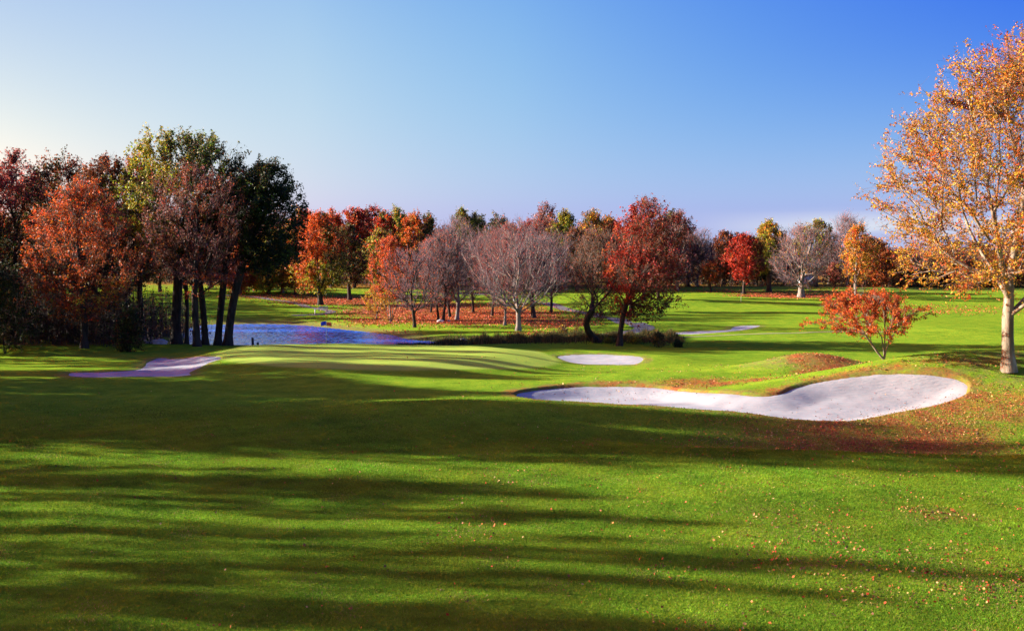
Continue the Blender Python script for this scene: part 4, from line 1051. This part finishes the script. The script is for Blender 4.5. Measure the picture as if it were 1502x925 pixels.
def flagstick(px, Y, h, lab, cloth=None, side=-1):
    x = (px - 751) / F * Y; z = tz(x, Y); r = empty('golf_flag', (x, Y, z), lab, 'golf flag')
    bm_obj('pole', lambda b: cone(b, 0, 0, -.05, h, .022, .016), M_WHITE, r)
    bm_obj('cup', lambda b: cone(b, 0, 0, -.02, .055, .055, .055, 16), M_CUP, r)
    if cloth:
        nx, nz = 10, 5; V = []; Fq = []
        for j in range(nz):
            for i in range(nx):
                u = i/(nx-1); v = j/(nz-1); V.append((side*(.02 + u*.50*(1-.08*v)), .07*math.sin(u*5 + v)*u, h - .04 - v*.36 - .10*u*u))
        for j in range(nz-1):
            for i in range(nx-1): Fq.append((j*nx+i, j*nx+i+1, (j+1)*nx+i+1, (j+1)*nx+i))
        f = mesh_np('flag', V, Fq, mats=[cloth], parent=r, smooth=True)
        so = f.modifiers.new('thickness', 'SOLIDIFY'); so.thickness = .008
        V2 = [(-a * 1.05, b, h - .06 + (c - h) * .95) for a, b, c in V]
        f2 = mesh_np('pennant', V2, Fq, mats=[M_ORANGE], parent=r, smooth=True); f2['label'] = 'orange red pennant on the other side of the stick'
        so = f2.modifiers.new('thickness', 'SOLIDIFY'); so.thickness = .008
flagstick(478, 93.5, 2.15, 'white flagstick with a blue flag at the back of the green by the pond', M_BLUE)
flagstick(1087, 186, 1.95, 'thin white flagstick on the far green behind the far bunker')

def posts():
    for (px, Y, h, lab, lean) in ((370, 105, .95, 'taller dark wooden post by the pond bank', -.04), (377, 105.4, .42, 'short dark wooden post by the pond bank', .03)):
        x = (px - 751)/F*Y; z = tz(x, Y)
        r = empty('wooden_post', (x, Y, z), lab, 'post')
        bm_obj('shaft', lambda b: cone(b, 0, 0, -.3, h, .14, .12, 10), M_POST, r)
        bm_obj('cap', lambda b: cone(b, 0, 0, h, h + .05, .13, .09, 10), M_POST, r)
        r.rotation_euler = (0, lean, 0)
posts()

def rock(px, py, w, lab, seed, Y=None):
    x, y = gp(px, py) if Y is None else ((px-751)/F*Y, Y); z = tz(x, y); rng = np.random.default_rng(seed)
    nz = Noise(seed, 3, 1.4)
    bm = bmesh.new(); bmesh.ops.create_icosphere(bm, subdivisions=3, radius=1)
    for v in bm.verts:
        p = np.array(v.co); f = 1 + .28*float(nz(p[None])[0]); v.co = (p[0]*f*w, p[1]*f*w*.7, p[2]*f*w*.5)
    me = bpy.data.meshes.new('rock'); bm.to_mesh(me); bm.free(); me.materials.append(M_ROCK)
    o = bpy.data.objects.new('rock', me); COL.objects.link(o); o.location = (x, y, z + w*.15); tag(o, lab, 'rock')
rock(646, 472, .55, 'pale rock at the foot of the dark trunks in the grove', 1)
rock(658, 471, .3, 'smaller pale rock right of the pale rock in the grove', 2)
rock(678, 497.5, .55, 'flat pale rock on the ditch bank right of the pond', 3)
rock(233, 505, .8, 'pale bank stone at the foot of the leftmost thick trunk', 4, 107)
rock(448, 478, .35, 'small pale stone on the far shore of the pond', 5)

def bench():
    x, y = gp(474, 457); z = tz(x, y); r = empty('bench', (x, y, z), 'small weathered white bench on the end of the path beyond the pond', 'bench')
    bm_obj('seat', lambda b: box(b, -.8, .8, -.22, .22, .42, .48), M_BENCH, r, False)
    bm_obj('backrest', lambda b: (box(b, -.8, .8, .2, .25, .58, .70), box(b, -.8, .8, .2, .25, .78, .92)), M_BENCH, r, False)
    for s in (-.7, .7): bm_obj('leg', lambda b: (box(b, s-.04, s+.04, -.2, -.12, -.05, .417), box(b, s-.04, s+.04, .13, .197, -.05, .92)), M_BENCH, r, False)
    x, y = gp(462, 461); z = tz(x, y); r = empty('marker_stake', (x, y, z), 'short white marker stake left of the white bench', 'stake')
    bm_obj('stake_shaft', lambda b: cone(b, 0, 0, -.1, .9, .06, .06), M_WHITE, r); bm_obj('cap', lambda b: cone(b, 0, 0, .9, .97, .06, .01), M_WHITE, r)
bench()

def house():
    Y = 262; x = (1188 - 751)/F*Y; z = tz(x, Y); r = empty('shed', (x, Y, z), 'small white gabled shed half hidden in the far woods behind the wide bare tree', 'shed')
    w, d, h = 1.9, 2.6, 1.5
    def wall(b):
        P = [(-w,0,-.3),(w,0,-.3),(w,0,h),(0,0,h+1.0),(-w,0,h)]
        A = [b.verts.new(p) for p in P]; B = [b.verts.new((p[0], 2*d, p[2])) for p in P]
        b.faces.new(A); b.faces.new(B[::-1])
        for i in range(5): b.faces.new((A[i], B[i], B[(i+1)%5], A[(i+1)%5]))
    bm_obj('wall', wall, M_WALLW, r, False)
    def roof(b):
        for s in (-1, 1):
            P = [(0, h+1.04), (s*(w+.3), h-.12), (s*(w+.3), h), (0, h+1.17)]
            A = [b.verts.new((p[0], -.25, p[1])) for p in P]; B = [b.verts.new((p[0], 2*d+.25, p[1])) for p in P]
            b.faces.new(A); b.faces.new(B[::-1])
            for i in range(4): b.faces.new((A[i], B[i], B[(i+1)%4], A[(i+1)%4]))
        bmesh.ops.recalc_face_normals(b, faces=b.faces)
    bm_obj('roof', roof, M_ROOF, r, False)
    bm_obj('door', lambda b: box(b, .75, 1.55, -.04, .02, -.1, 1.3), M_REDW, r, False)
    win = bm_obj('window', lambda b: box(b, -1.2, -.5, -.03, .02, .5, 1.15), M_GLASS, r, False)
    bm_obj('frame', lambda b: (box(b, -1.26, -.44, -.05, -.031, 1.15, 1.21), box(b, -1.26, -.44, -.05, -.031, .44, .5)), M_WALLW, win, False)
house()
